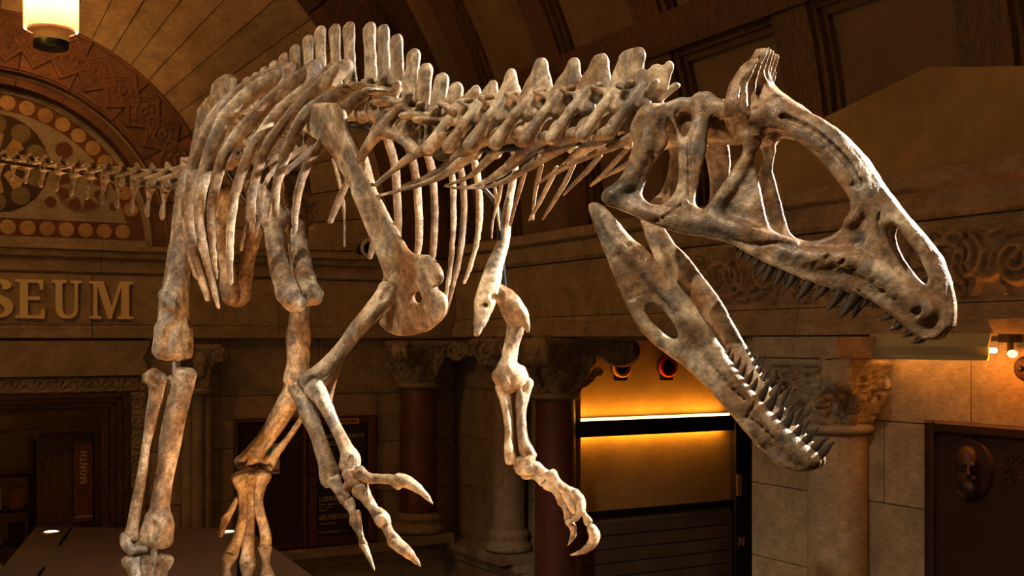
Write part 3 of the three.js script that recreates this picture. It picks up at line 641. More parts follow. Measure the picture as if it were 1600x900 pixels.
/* --- wall-washer over the bronze plaque */
{
  const A = HALF - 0.16, [s0, yt] = onA(1362, 522, A), [s1] = onA(1550, 522, A), [, yb] = onA(1450, 555, A);
  const w = s1 - s0, h = 0.125, g = roomGroup('wall_washer', HALF - 0.03, yt - h, (s0 + s1) / 2); tag(g, 'long olive metal wall washer with a bare tube end above the plaque', 'lamp');
  mesh('shade', uvBox(polyGeo([[-0.02, h], [-0.14, h], [-0.16, h * 0.5], [-0.155, 0.02], [-0.165, 0], [-0.155, -0.003], [-0.145, 0.02], [-0.15, h * 0.5], [-0.132, h - 0.01], [-0.02, h - 0.01]], w, 0, -w / 2)), M.olive, g);
  mesh('bracket', bx(0.09, 0.045, 0.06, -0.07, h - 0.02, w / 2 + 0.05), M.black, g);
  mesh('bracket', bx(0.02, 0.1, 0.02, -0.08, h - 0.06, w / 2 + 0.06), M.black, g);
  mesh('tube', new THREE.CylinderGeometry(0.013, 0.013, w - 0.03, 12).rotateX(Math.PI / 2).translate(-0.085, 0.045, 0), glow(1, 0.66, 0.25, 5), g);
  mesh('bulb', new THREE.SphereGeometry(0.018, 14, 10).scale(1, 1, 1.5).translate(-0.085, 0.03, w / 2 + 0.075), glow(1, 0.66, 0.25, 3), g);
  const pl = new THREE.PointLight(0xff8c24, 0.3, 0, 2); pl.position.set(-0.16, -0.03, w / 2 + 0.075); pl.castShadow = true; g.add(pl);
  const l = new THREE.RectAreaLight(0xff9428, 17, 0.03, w); l.position.set(-0.085, 0.028, 0); l.rotation.set(-Math.PI / 2, 0, 0); g.add(l);
}
{ // small round knob at the right edge
  const [s, y] = onA(1600, 576, HALF - 0.06); const g = roomGroup('wall_disc', HALF - 0.03, y, s); tag(g, 'small dark round disc on the amber-lit wall beside the washer', 'disc');
  mesh('body', lathe([[0.001, 0.05], [0.04, 0.045], [0.055, 0.03], [0.06, 0.0]], 24).rotateZ(Math.PI / 2), M.bronze, g);
  mesh('button', new THREE.SphereGeometry(0.015, 12, 8).translate(-0.05, 0, 0), M.blackMetal, g);
}
/* --- bronze memorial plaque */
{
  const [s0, y1] = onA(1446, 656, HALF - 0.06), s1 = s0 + 1.15, y0 = 0.95, w = s1 - s0, h = y1 - y0;
  const g = roomGroup('bronze_plaque', HALF - 0.03, y0, (s0 + s1) / 2); tag(g, 'large dark bronze plaque with a raised portrait medallion of a bearded man', 'plaque');
  // local frame of the plaque: x along s, y up, z out of the wall
  const pl = new THREE.Matrix4().makeRotationY(-Math.PI / 2);
  const put = (nm, geo, mat, par) => mesh(nm, uvBox(geo.applyMatrix4(pl)), mat, par || g);
  put('plate', bx(w, h, 0.02, 0, h / 2, 0.01), M.bronze);
  for (const sd of [-1, 1]) { put('frame_stile', polyGeo([[-0.03, 0], [0.03, 0], [0.03, h], [-0.03, h]], 0.05, 0.012).translate(sd * (w / 2 - 0.03), 0, 0), M.bronze); put('frame_rail', polyGeo([[-w / 2 + 0.06, -0.03], [w / 2 - 0.06, -0.03], [w / 2 - 0.06, 0.03], [-w / 2 + 0.06, 0.03]], 0.05, 0.012).translate(0, sd > 0 ? h - 0.03 : 0.03, 0), M.bronze); }
  const [sm, ym] = onA(1513, 732, HALF - 0.07); const mx = -(sm - (s0 + s1) / 2) * -1, my = ym - y0;
  const med = put('medallion', new THREE.CylinderGeometry(0.125, 0.135, 0.02, 40).rotateX(Math.PI / 2).scale(1, 1.18, 1).translate(mx, my, 0.03), M.bronze);
  const f = (x, y, z) => {
    x /= 1.45; y = (y + 0.02) / 1.45; z /= 1.3;
    let d = (Math.hypot(x / 0.046, (y - 0.035) / 0.056, z / 0.042) - 1) * 0.04;                                   // skull
    d = smin(d, capD(x, y, z, [0.012, 0.03, 0.034], [0.04, 0.03, 0.03], 0.008, 0.008), 0.008);                     // brow
    d = smin(d, capD(x, y, z, [0.026, 0.022, 0.038], [0.033, 0.0, 0.046], 0.006, 0.010), 0.008);                   // nose
    d = smin(d, capD(x, y, z, [0.008, -0.014, 0.03], [0.045, -0.014, 0.03], 0.011, 0.010), 0.008);                 // moustache
    d = smin(d, capD(x, y, z, [-0.012, -0.02, 0.012], [0.022, -0.05, 0.018], 0.028, 0.026), 0.012);                // beard
    d = smin(d, capD(x, y, z, [-0.034, 0.022, 0.02], [-0.033, 0.005, 0.02], 0.009, 0.007), 0.005);                 // ear
    d = smin(d, capD(x, y, z, [-0.08, -0.10, -0.005], [0.05, -0.10, -0.005], 0.04, 0.036), 0.014);                 // shoulders
    for (const [ex, ey] of [[0.016, 0.018], [0.042, 0.018]]) d = smax(d, -(Math.hypot(x - ex, y - ey, z - 0.042) - 0.008), 0.004);
    d += y < -0.012 && y > -0.08 && x > -0.04 ? 0.0012 * Math.sin(x * 420 + 160 * y) : 0;
    return Math.max(d, Math.hypot(x, (y - 0.014) / 1.15) - 0.085, -z - 0.004);
  };
  put('portrait', sdfMesh(f, v3(-0.15, -0.17, -0.012), v3(0.15, 0.17, 0.13), 0.006).translate(mx, my, 0.038), M.bronze, med);
  for (const [px, py, n] of [[1570, 715, 3], [1570, 733, 2], [1568, 748, 3]]) { const [s, y] = onA(px, py, HALF - 0.06); for (let k = 0; k < n; k++) put('raised_letter', new THREE.TorusGeometry(0.012, 0.004, 6, 10, 4.2).rotateZ(k * 1.7 + py).translate(s - (s0 + s1) / 2 + k * 0.04, y - y0, 0.024), M.bronze); }
}
/* --- hanging lantern, and two unseen ones added as fill light */
function lantern(pos, label, group, power) {
  const g = new THREE.Group(); g.name = numbered('hanging_lantern'); g.position.copy(pos); scene.add(g); tag(g, label, 'lamp', group);
  const R = 0.172;
  mesh('shade', lathe([[R * 0.98, 0], [R, 0.01], [R, 0.55], [R * 0.98, 0.56]], 40), new THREE.MeshPhysicalMaterial({ color: new THREE.Color().setRGB(0.9, 0.6, 0.24), transmission: 0.2, thickness: 0, roughness: 0.9, side: THREE.DoubleSide, emissive: new THREE.Color().setRGB(1, 0.62, 0.2), emissiveIntensity: 0.5 }), g);
  mesh('bottom_band', lathe([[R * 0.86, 0.03], [R * 0.88, 0.03], [R * 0.88, -0.02], [R * 0.86, -0.02]], 40), M.bronze, g);
  mesh('lower_collar', lathe([[0.001, -0.075], [0.112, -0.075], [0.112, -0.012], [0.118, -0.006], [R * 0.86, -0.004]], 40), M.goldPaint, g);
  mesh('finial', lathe([[0.001, -0.128], [0.095, -0.128], [0.112, -0.12], [0.112, -0.075]], 40), M.blackMetal, g);
  mesh('top_cap', lathe([[R, 0.56], [R * 0.9, 0.6], [0.03, 0.64], [0.012, 0.66]], 40), M.bronze, g);
  const top = VC + 2.0 - pos.y; mesh('rod', new THREE.CylinderGeometry(0.012, 0.012, top - 0.6, 10).translate(0, 0.6 + (top - 0.6) / 2, 0), M.blackMetal, g);
  mesh('bulb', new THREE.SphereGeometry(0.05, 16, 12).translate(0, 0.3, 0), glow(1, 0.66, 0.3, 3), g);
  const l = new THREE.PointLight(0xffdfb8, power, 0, 2); l.position.set(0, 0.3, 0); l.castShadow = true; l.shadow.radius = 4; g.add(l);
  return g;
}
lantern(P(80, 47, 7.6), 'glowing cylindrical lantern hanging before the carved brown arch', 'hanging lanterns', 12);
for (const [a, s, w, pw] of [[2.0, 11.0, 'near the side wall of the plaque', 62], [-1.9, 3.2, 'near the wall opposite the plaque', 150]]) lantern(room(a, 5.0, s), 'added unseen cylindrical lantern giving warm fill light ' + w, 'hanging lanterns', pw);  // both added out of view to brighten the end wall and hall

/* --- exhibit spotlights hung from the vault */
for (const [k, L] of Object.entries(LIGHTS)) {
  const g = new THREE.Group(); g.name = numbered('exhibit_spotlight'); g.position.copy(L.pos); scene.add(g);
  tag(g, { rim: 'black spotlight with a white beam beyond the skull', key: 'black spotlight aimed at the near side of the skull', body: 'black spotlight aimed at the ribs', leg: 'black spotlight aimed at the hind legs' }[k], 'spotlight');
  const dir = L.aim.clone().sub(L.pos).normalize(), q = new THREE.Quaternion().setFromUnitVectors(v3(0, -1, 0), dir);
  const can = mesh('can', lathe([[0.001, 0.16], [0.05, 0.15], [0.06, 0.12], [0.065, 0.0], [0.06, 0.0], [0.055, 0.1]], 24), M.blackMetal, g); can.quaternion.copy(q);
  const lens = mesh('lens', new THREE.CylinderGeometry(0.054, 0.054, 0.01, 24).translate(0, 0.03, 0), glow(1, 0.9, 0.75, 4), g); lens.quaternion.copy(q);
  mesh('hanger', new THREE.CylinderGeometry(0.01, 0.01, 1.6, 8).translate(0, 0.9, 0), M.blackMetal, g);
  spot(g, dir.clone().multiplyScalar(0.04), dir.clone().multiplyScalar(3), L.color, L.power, L.angle, L.pen, 2);
}

/* --- exhibit platform with recessed uplights */
const PY = EYE - 1.15;
const onP = (px, py) => { const d = F * (EYE - PY) / (py - HY); return P(px, py, d); };
{
  const bl = onP(55, 823.5), br = onP(385, 825), fr = onP(490, 900), fl = onP(0, 890);
  const g = new THREE.Group(); g.name = 'exhibit_platform'; g.position.set(-1.5, 0, -4.5); scene.add(g);
  tag(g, 'brown raised exhibit platform with recessed uplights under the skeleton', 'platform');
  const er = fr.clone().sub(br).normalize(), el = fl.clone().sub(bl).normalize();
  const R = t => br.clone().addScaledVector(er, t), L = t => bl.clone().addScaledVector(el, t);
  const cut = t => [L(t), R(t)];
  // panels of the deck, with a narrow joint between them; a joint also runs along the deck
  const mid = (A, B, k) => A.clone().lerp(B, k);
  const segs = [0, 2.6, 5.2];
  const j = onP(96, 849); const tj = 0;
  const slabP = (pts, y0, y1, nm, mat, par) => {
    const sh = pts.map(p => [p.x + 1.5, -(p.z + 4.5)]);
    return mesh(nm, uvBox(polyGeo(sh, y1 - y0, 0.004).rotateX(-Math.PI / 2).translate(0, y0, 0)), mat, par || g);
  };
  const LEN = 5.2;
  const J0 = onP(97, 846), J1 = onP(60, 900), jd = J1.clone().sub(J0).normalize();
  const JB = J0.clone().addScaledVector(jd, -(J0.z - bl.z) / jd.z), JF = JB.clone().addScaledVector(jd, LEN);
  const nrm = v3(-jd.z, 0, jd.x).multiplyScalar(0.012);
  slabP([bl, JB.clone().sub(nrm), JF.clone().sub(nrm), L(LEN)].reverse(), PY - 0.05, PY, 'deck_panel', M.platform);
  slabP([JB.clone().add(nrm), br, R(LEN), JF.clone().add(nrm)].reverse(), PY - 0.05, PY, 'deck_panel', M.platform);
  slabP([bl, br, R(LEN), L(LEN)].reverse().map((p, i, a) => { const c = v3(0, 0, 0); a.forEach(q => c.add(q)); c.multiplyScalar(0.25); return p.clone().lerp(c, 0.02); }), 0, PY - 0.05, 'plinth', M.wood);
  // uplights
  const ups = [[onP(80, 832), 'rear'], [onP(357, 832), 'rear'], [v3(-0.75, PY, -3.15), 'front'], [v3(-0.12, PY, -2.55), 'front'], [v3(-0.72, PY, -3.95), 'shin']];
  for (const [p, kind] of ups) {
    const u = new THREE.Group(); u.name = numbered('recessed_uplight'); u.position.set(p.x, PY, p.z); scene.add(u);
    tag(u, kind === 'rear' ? 'small recessed uplight glowing in the platform ' + (p.x < -2 ? 'beside the dark joint of the deck' : 'behind the bent hind leg') : 'small recessed uplight in the platform ' + (kind === 'shin' ? 'in front of the bent hind leg' : 'below the ' + (p.x < -0.5 ? 'chest' : 'neck')), 'lamp', kind === 'rear' ? 'uplights at the rear of the platform' : 'uplights below the chest');
    mesh('rim', lathe([[0.045, 0.002], [0.05, 0.008], [0.065, 0.006], [0.068, 0.0]], 30), M.steel, u);
    mesh('lens', new THREE.SphereGeometry(0.045, 20, 8, 0, Math.PI * 2, 0, Math.PI / 2).scale(1, 0.25, 1), glow(1, 0.78, 0.42, kind === 'rear' ? 5 : 2), u);
    const aim = kind === 'shin' ? v3(-0.3, 1.0, -0.55) : kind === 'rear' ? v3(-0.1, 2, 0.4) : p.x < -0.5 ? v3(-0.1, 1.3, -0.2) : v3(0.2, 1.3, 0.0);
    spot(u, v3(0, 0.03, 0), aim, 0xffb870, kind === 'rear' ? 12 : kind === 'shin' ? 7 : 6, 0.75, 0.8, 2);
  }
}

/* ============================================================ THE SKELETON */
const SK = new THREE.Group(); SK.name = 'dinosaur_skeleton'; const SKB = v3(-1.25, PY, -4.3); SK.position.copy(SKB); scene.add(SK);
tag(SK, 'mounted fossil skeleton of a crested meat-eating dinosaur with gaping jaws', 'skeleton');
const boneMat = new THREE.MeshPhysicalMaterial({ vertexColors: true, map: T.bone, bumpMap: T.boneBump, bumpScale: 0.0007, roughness: 0.42, specularIntensity: 0.6, side: THREE.DoubleSide });
const toothMat = new THREE.MeshPhysicalMaterial({ color: new THREE.Color().setRGB(0.035, 0.024, 0.016), roughness: 0.22, clearcoat: 0.6, clearcoatRoughness: 0.2, side: THREE.DoubleSide });
const RIGHT = v3(-0.83, 0, 0.56).normalize(), FWD = v3(0.56, 0, 0.83).normalize(), UP = v3(0, 1, 0);

/* stain of the fossil: mottled tan, chalky, grey and rust patches that follow no light */
const PAL = { tan: [0.27, 0.178, 0.104], pale: [0.57, 0.455, 0.325], grey: [0.14, 0.145, 0.15], rust: [0.20, 0.095, 0.036] };
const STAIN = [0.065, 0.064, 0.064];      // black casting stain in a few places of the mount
function boneFinish(g, tone = {}) {
  const p = g.attributes.position, c = new Float32Array(p.count * 3), sd = tone.seed ?? 0, ax = tone.ax;
  for (let i = 0; i < p.count; i++) {
    let x = p.getX(i), y = p.getY(i), z = p.getZ(i); const X0 = x, Y0 = y, Z0 = z;
    if (ax) { const t = (x * ax.x + y * ax.y + z * ax.z) * 0.55; x -= ax.x * t; y -= ax.y * t; z -= ax.z * t; }
    const a = smooth(-0.3, 0.4, fbm(x * 13 + sd, y * 13, z * 13) + (tone.pale ?? 0)), b = smooth(0.12, 0.5, fbm(x * 19 + 40 + sd, y * 19, z * 19) + (tone.grey ?? 0)), r = smooth(0.15, 0.55, fbm(x * 11 + 80 + sd, y * 11, z * 11) + (tone.rust ?? 0));
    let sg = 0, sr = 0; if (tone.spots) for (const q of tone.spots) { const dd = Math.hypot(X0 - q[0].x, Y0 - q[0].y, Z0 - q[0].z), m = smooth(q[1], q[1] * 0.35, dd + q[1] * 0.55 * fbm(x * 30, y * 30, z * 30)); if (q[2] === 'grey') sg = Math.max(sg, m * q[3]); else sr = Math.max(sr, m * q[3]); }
    const f = 1 + 0.22 * N3(x * 48, y * 48, z * 48) + 0.2 * N3(x * 120, y * 120, z * 120);
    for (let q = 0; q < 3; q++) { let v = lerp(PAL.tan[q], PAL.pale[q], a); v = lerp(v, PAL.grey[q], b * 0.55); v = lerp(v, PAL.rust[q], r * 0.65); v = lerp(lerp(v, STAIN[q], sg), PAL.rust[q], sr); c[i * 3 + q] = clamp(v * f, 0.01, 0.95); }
  }
  g.setAttribute('color', new THREE.BufferAttribute(c, 3));
  g.translate(-SKB.x, -SKB.y, -SKB.z);
  return uvBox(g);
}
const bonePart = (name, g, parent, tone) => mesh(name, boneFinish(g, tone), boneMat, parent || SK);
const partGroup = (name, label) => { const g = new THREE.Group(); g.name = name; if (label) g.userData.label = label; SK.add(g); return g; };

/* a bone as a smooth union of tapered rods */
class Bone {
  constructor(k = 0.012) { this.k = k; this.gid = 0; this.p = []; this.s = []; this.amp = 0.0013; this.fr = 42; this.ax = null; }
  cap(A, B, ra, rb, flat, gid) { const q = this._mk(A, B, ra, rb, flat); q.g = gid ?? ++this.gid; this.p.push(q); return this; }
  cut(A, B, ra, rb, flat) { this.s.push(this._mk(A, B, ra, rb, flat)); return this; }
  _mk(A, B, ra, rb, flat) { return { ax: A.x, ay: A.y, az: A.z, bx: B.x - A.x, by: B.y - A.y, bz: B.z - A.z, l: A.distanceToSquared(B) + 1e-12, ra, rb, n: flat ? flat[0] : null, f: flat ? flat[1] : 1, A, B }; }
  /* pts: [px, py, depth, radius px]; smoothed through the points */
  px(pts, flat, sub = 3) {
    const W = pts.map(q => P(q[0], q[1], q[2])), Rr = pts.map(q => q[3] * q[2] / F);
    return this.path(W, Rr, flat, sub);
  }
  path(W, Rr, flat, sub = 3) {
    const gid = ++this.gid, n = W.length; if (n === 1) return this.cap(W[0], W[0], Rr[0], Rr[0], flat);
    const at = (i, t) => { const a = W[Math.max(i - 1, 0)], b = W[i], c = W[i + 1], d = W[Math.min(i + 2, n - 1)]; const o = new V3(); for (const k of ['x', 'y', 'z']) o[k] = 0.5 * (2 * b[k] + (c[k] - a[k]) * t + (2 * a[k] - 5 * b[k] + 4 * c[k] - d[k]) * t * t + (3 * b[k] - a[k] - 3 * c[k] + d[k]) * t * t * t); return o; };
    for (let i = 0; i < n - 1; i++) for (let j = 0; j < sub; j++) { const t0 = j / sub, t1 = (j + 1) / sub; const e = t => { const u = t * t * (3 - 2 * t); return lerp(Rr[i], Rr[i + 1], u); }; this.cap(at(i, t0), at(i, t1), e(t0), e(t1), flat, gid); }
    return this;
  }
  static d(q, x, y, z) {
    const px = x - q.ax, py = y - q.ay, pz = z - q.az; let h = (px * q.bx + py * q.by + pz * q.bz) / q.l; h = h < 0 ? 0 : h > 1 ? 1 : h;
    let vx = px - q.bx * h, vy = py - q.by * h, vz = pz - q.bz * h; const r = q.ra + (q.rb - q.ra) * h;
    if (q.n) { const t = (vx * q.n.x + vy * q.n.y + vz * q.n.z) * (1 / q.f - 1); vx += q.n.x * t; vy += q.n.y * t; vz += q.n.z * t; return (Math.sqrt(vx * vx + vy * vy + vz * vz) - r) * Math.max(q.f, 0.45); }
    return Math.sqrt(vx * vx + vy * vy + vz * vz) - r;
  }
  /* pieces of one rod meet plainly, different rods blend */
  static union(p, x, y, z, k, d) {
    let cur = 1e3, g = -1;
    for (let i = 0; i < p.length; i++) {
      const q = p[i]; if (q.g !== g) { if (g !== -1) d = d > 900 ? cur : smin(d, cur, k); cur = 1e3; g = q.g; }
      const e = Bone.d(q, x, y, z); if (e < cur) cur = e;
    }
    return d > 900 ? cur : smin(d, cur, k);
  }
  geo(cell) {
    const lo = v3(1e9, 1e9, 1e9), hi = v3(-1e9, -1e9, -1e9);
    for (const q of this.p) for (const [o, r] of [[q.A, q.ra], [q.B, q.rb]]) { const R = r + 0.012; lo.min(v3(o.x - R, o.y - R, o.z - R)); hi.max(v3(o.x + R, o.y + R, o.z + R)); }
    const { p, s, k, amp, fr, ax } = this;
    const f = (x, y, z) => {
      let d = Bone.union(p, x, y, z, k, 1e3);
      for (let i = 0; i < s.length; i++) { const e = -Bone.d(s[i], x, y, z); if (e > d - 0.01) d = smax(d, e, 0.008); }
      if (d < 0.02 && d > -0.02) { if (ax) { const t = (x * ax.x + y * ax.y + z * ax.z) * 0.75; x -= ax.x * t; y -= ax.y * t; z -= ax.z * t; } d += amp * (1.4 * Math.abs(N3(x * fr, y * fr, z * fr)) - 0.3 + 0.5 * N3(x * fr * 2.7, y * fr * 2.7, z * fr * 2.7)); }
      return d;
    };
    return sdfMesh(f, lo, hi, cell);
  }
}
const cellAt = d => clamp(0.0013 * d, 0.0028, 0.009);
const KNUCKLED = new Set(['upper_arm_bone', 'ulna', 'radius', 'shin_bone', 'fibula', 'thigh_bone', 'metatarsal', 'toe_bone']);
/* twin condyles at both ends of a long bone, with a notch between them */
function knuckles(b, pts, kn = 1) {
  for (const [e, nx] of [[0, 1], [pts.length - 1, pts.length - 2]]) {
    const q = pts[e], r = q[3] * q[2] / F * kn, c = P(q[0], q[1], q[2]), ax = c.clone().sub(P(pts[nx][0], pts[nx][1], pts[nx][2])).normalize(), sd = ax.clone().cross(v3(0, 0, 1)).normalize();
    for (const g of [-1, 1]) b.cap(c.clone().addScaledVector(sd, g * 0.62 * r).addScaledVector(ax, 0.25 * r), c.clone().addScaledVector(sd, g * 0.5 * r).addScaledVector(ax, -0.5 * r), 0.62 * r, 0.5 * r);
    b.cut(c.clone().addScaledVector(ax, 1.25 * r), c.clone().addScaledVector(ax, 0.75 * r), 0.3 * r, 0.12 * r);
    b.cut(c.clone().addScaledVector(ax, -1.0 * r).add(v3(0, 0, 1.15 * r)), c.clone().addScaledVector(ax, 0.1 * r).add(v3(0, 0, 1.2 * r)), 0.3 * r, 0.34 * r);
  }
}
const limbBone = (name, parent, pts, extra, tone, o = {}) => { const b = new Bone(o.k ?? 0.015); if (o.amp) b.amp = o.amp; const A0 = pts[0], A1 = pts[pts.length - 1]; b.ax = P(A1[0], A1[1], A1[2]).sub(P(A0[0], A0[1], A0[2])).normalize(); b.px(pts, o.flat); if (extra) extra(b);
  if (KNUCKLED.has(name)) { b.amp = Math.max(b.amp, 0.0026); b.fr = 34; knuckles(b, pts, o.kn); } return bonePart(name, b.geo(o.cell ?? cellAt(pts[0][2])), parent, { seed: pts[0][0] * 0.37 + pts[0][1], ax: b.ax, ...tone }); };

/* --- signed distance to a traced outline, sampled on a grid */
function catClosed(pts, n = 4) { const o = [], L = pts.length; for (let i = 0; i < L; i++) for (let j = 0; j < n; j++) { const t = j / n, a = pts[(i - 1 + L) % L], b = pts[i], c = pts[(i + 1) % L], d = pts[(i + 2) % L], q = k => 0.5 * (2 * b[k] + (c[k] - a[k]) * t + (2 * a[k] - 5 * b[k] + 4 * c[k] - d[k]) * t * t + (3 * b[k] - a[k] - 3 * c[k] + d[k]) * t * t * t); o.push([q(0), q(1)]); } return o; }
function sdPoly(v, x, y) { let d = 1e9, s = 1; for (let i = 0, j = v.length - 1; i < v.length; j = i++) { const ex = v[j][0] - v[i][0], ey = v[j][1] - v[i][1], wx = x - v[i][0], wy = y - v[i][1], t = clamp((wx * ex + wy * ey) / (ex * ex + ey * ey + 1e-14), 0, 1), bx_ = wx - ex * t, by = wy - ey * t; d = Math.min(d, bx_ * bx_ + by * by); const c1 = y >= v[i][1], c2 = y < v[j][1], c3 = ex * wy > ey * wx; if ((c1 && c2 && c3) || (!c1 && !c2 && !c3)) s = -s; } return s * Math.sqrt(d); }
function outlineField(outer, holes, h = 0.003, pad = 0.03) {
  let x0 = 1e9, x1 = -1e9, y0 = 1e9, y1 = -1e9; for (const [x, y] of outer) { x0 = Math.min(x0, x); x1 = Math.max(x1, x); y0 = Math.min(y0, y); y1 = Math.max(y1, y); }
  x0 -= pad; x1 += pad; y0 -= pad; y1 += pad; const nx = Math.ceil((x1 - x0) / h) + 1, ny = Math.ceil((y1 - y0) / h) + 1, g = new Float32Array(nx * ny);
  for (let j = 0; j < ny; j++) for (let i = 0; i < nx; i++) { const x = x0 + i * h, y = y0 + j * h; let d = sdPoly(outer, x, y); for (const q of holes) d = Math.max(d, -sdPoly(q, x, y)); g[j * nx + i] = d; }
  const f = (x, y) => { const u = (x - x0) / h, v = (y - y0) / h; const cx = clamp(u, 0, nx - 1.001), cy = clamp(v, 0, ny - 1.001), i = Math.floor(cx), j = Math.floor(cy), a = cx - i, b = cy - j, k = j * nx + i; const r = (g[k] * (1 - a) + g[k + 1] * a) * (1 - b) + (g[k + nx] * (1 - a) + g[k + nx + 1] * a) * b; return r + Math.hypot(u - cx, v - cy) * h; };
  f.box = [x0, x1, y0, y1]; return f;
}
/* flat bone traced on a plane through C with normal n, swelling away from its edge */
function plateBone(name, parent, outerPx, holesPx, C, n, th, bulge, tone, o = {}) {
  n = n.clone().normalize(); const X = v3(0, 1, 0).cross(n).normalize(), Y = n.clone().cross(X);
  const un = q => { const r = ray(q[0], q[1]), e = v3(0, EYE, 0), t = C.clone().sub(e).dot(n) / r.dot(n), p = e.addScaledVector(r, t).sub(C); return [p.dot(X), p.dot(Y)]; };
  const F2 = outlineField(catClosed(outerPx.map(un)), (holesPx || []).map(h => catClosed(h.map(un))));
  const bend = o.bend || (() => 0);
  const f = (x, y, z) => { const d2 = F2(x, y), t = th + bulge * Math.sqrt(Math.max(0, -d2)), r = th * 0.9, w = Math.abs(z - bend(x, y)) - t; const a = d2 + r, b = w + r; let d = Math.min(Math.max(a, b), 0) + Math.hypot(Math.max(a, 0), Math.max(b, 0)) - r; d *= 0.8; if (Math.abs(d) < 0.02) d += 0.0014 * (N3(x * 38, y * 38, z * 38 + th * 999) + 0.5 * N3(x * 90, y * 90, z * 90)); if (o.mod) d = o.mod(d, x, y, z, un); return d; };
  const zz = th + bulge * 0.32 + 0.03, [x0, x1, y0, y1] = F2.box;
  const g = sdfMesh(f, v3(x0, y0, -zz - (o.zpad || 0)), v3(x1, y1, zz + (o.zpad || 0)), o.cell ?? cellAt(-C.z));
  g.applyMatrix4(new THREE.Matrix4().makeBasis(X, Y, n).setPosition(C));
  return bonePart(name, g, parent, tone);
}

/* ---------------------------------------------------------------- spine line: pixel column -> point on the mid plane */
function midDepth(px) {
  const k = (px - 800) / F;
  if (px >= 640) { const t = (k * 2.98 + 0.265) / (0.558 + 0.78 * k); return 2.98 - 0.78 * t; }   // neck
  const t = (-0.31 - k * 3.1) / (0.81 + 1.2 * k); return 3.1 + 1.2 * t;                           // trunk and tail
}
const MP = (px, py) => P(px, py, midDepth(px));

/* ---------------------------------------------------------------- skull */
const skA = 31 * Math.PI / 180, SF = v3(Math.cos(skA), 0, Math.sin(skA)), SN = v3(-Math.sin(skA), 0, Math.cos(skA)), SO = P(1484, 490, 1.93);
const toW = (u, v, w) => SO.clone().addScaledVector(SF, u).addScaledVector(UP, v).addScaledVector(SN, w);
const skMat = new THREE.Matrix4().makeBasis(SF, UP, SN).setPosition(SO);
function unSk(px, py, Wf, side = 1) { const r = ray(px, py), e = v3(0, EYE, 0).sub(SO); let w = 0.06 * side, p; for (let i = 0; i < 8; i++) { const t = (w - e.dot(SN)) / r.dot(SN); p = e.clone().addScaledVector(r, t); w = Wf(p.dot(SF), p.y) * side; } return [p.dot(SF), p.y, p.dot(SN)]; }
const Wlow = u => { const t = clamp(-u / 0.62, 0, 1); return 0.017 + 0.092 * Math.pow(t, 0.75); };
const skOut = [[1035, 166], [1062, 155], [1083, 157], [1086, 147], [1099, 142], [1112, 145], [1128, 156], [1150, 174], [1180, 172], [1215, 160], [1240, 170], [1275, 187], [1305, 208], [1342, 247], [1376, 298], [1410, 340], [1440, 374], [1465, 405], [1480, 447], [1486, 482], [1483, 506], [1470, 526], [1455, 532], [1436, 528], [1415, 514], [1400, 499], [1375, 479], [1350, 465], [1320, 456], [1290, 448], [1255, 436], [1220, 421], [1185, 405], [1160, 391], [1142, 381], [1112, 373], [1085, 368], [1060, 364], [1030, 351], [1000, 336], [970, 326], [947, 320], [939, 308], [947, 296], [964, 285], [975, 268], [986, 244], [990, 222], [984, 204], [992, 186], [1012, 172]];
const skHoles = [
  [[1045, 184], [1056, 205], [1060, 240], [1061, 268], [1058, 290], [1050, 307], [1036, 319], [1020, 320], [1007, 311], [1001, 297], [1009, 275], [1020, 250], [1036, 236], [1044, 218], [1040, 200]],
  [[1054, 180], [1066, 171], [1082, 172], [1085, 186], [1078, 203], [1069, 214], [1060, 200]],
  [[1118, 180], [1148, 190], [1158, 200], [1160, 214], [1168, 232], [1150, 264], [1126, 300], [1106, 325], [1096, 326], [1084, 314], [1092, 280], [1100, 250], [1104, 228], [1102, 205], [1106, 190]],
  [[1190, 206], [1210, 204], [1232, 212], [1256, 229], [1281, 251], [1299, 273], [1316, 295], [1325, 312], [1327, 330], [1313, 355], [1290, 370], [1265, 376], [1240, 374], [1212, 366], [1197, 346], [1184, 285], [1176, 246], [1186, 226]],
  [[1390, 350], [1401, 353], [1416, 375], [1432, 397], [1447, 424], [1450, 440], [1440, 445], [1426, 436], [1411, 417], [1396, 394], [1387, 366]],
];
let skullW;
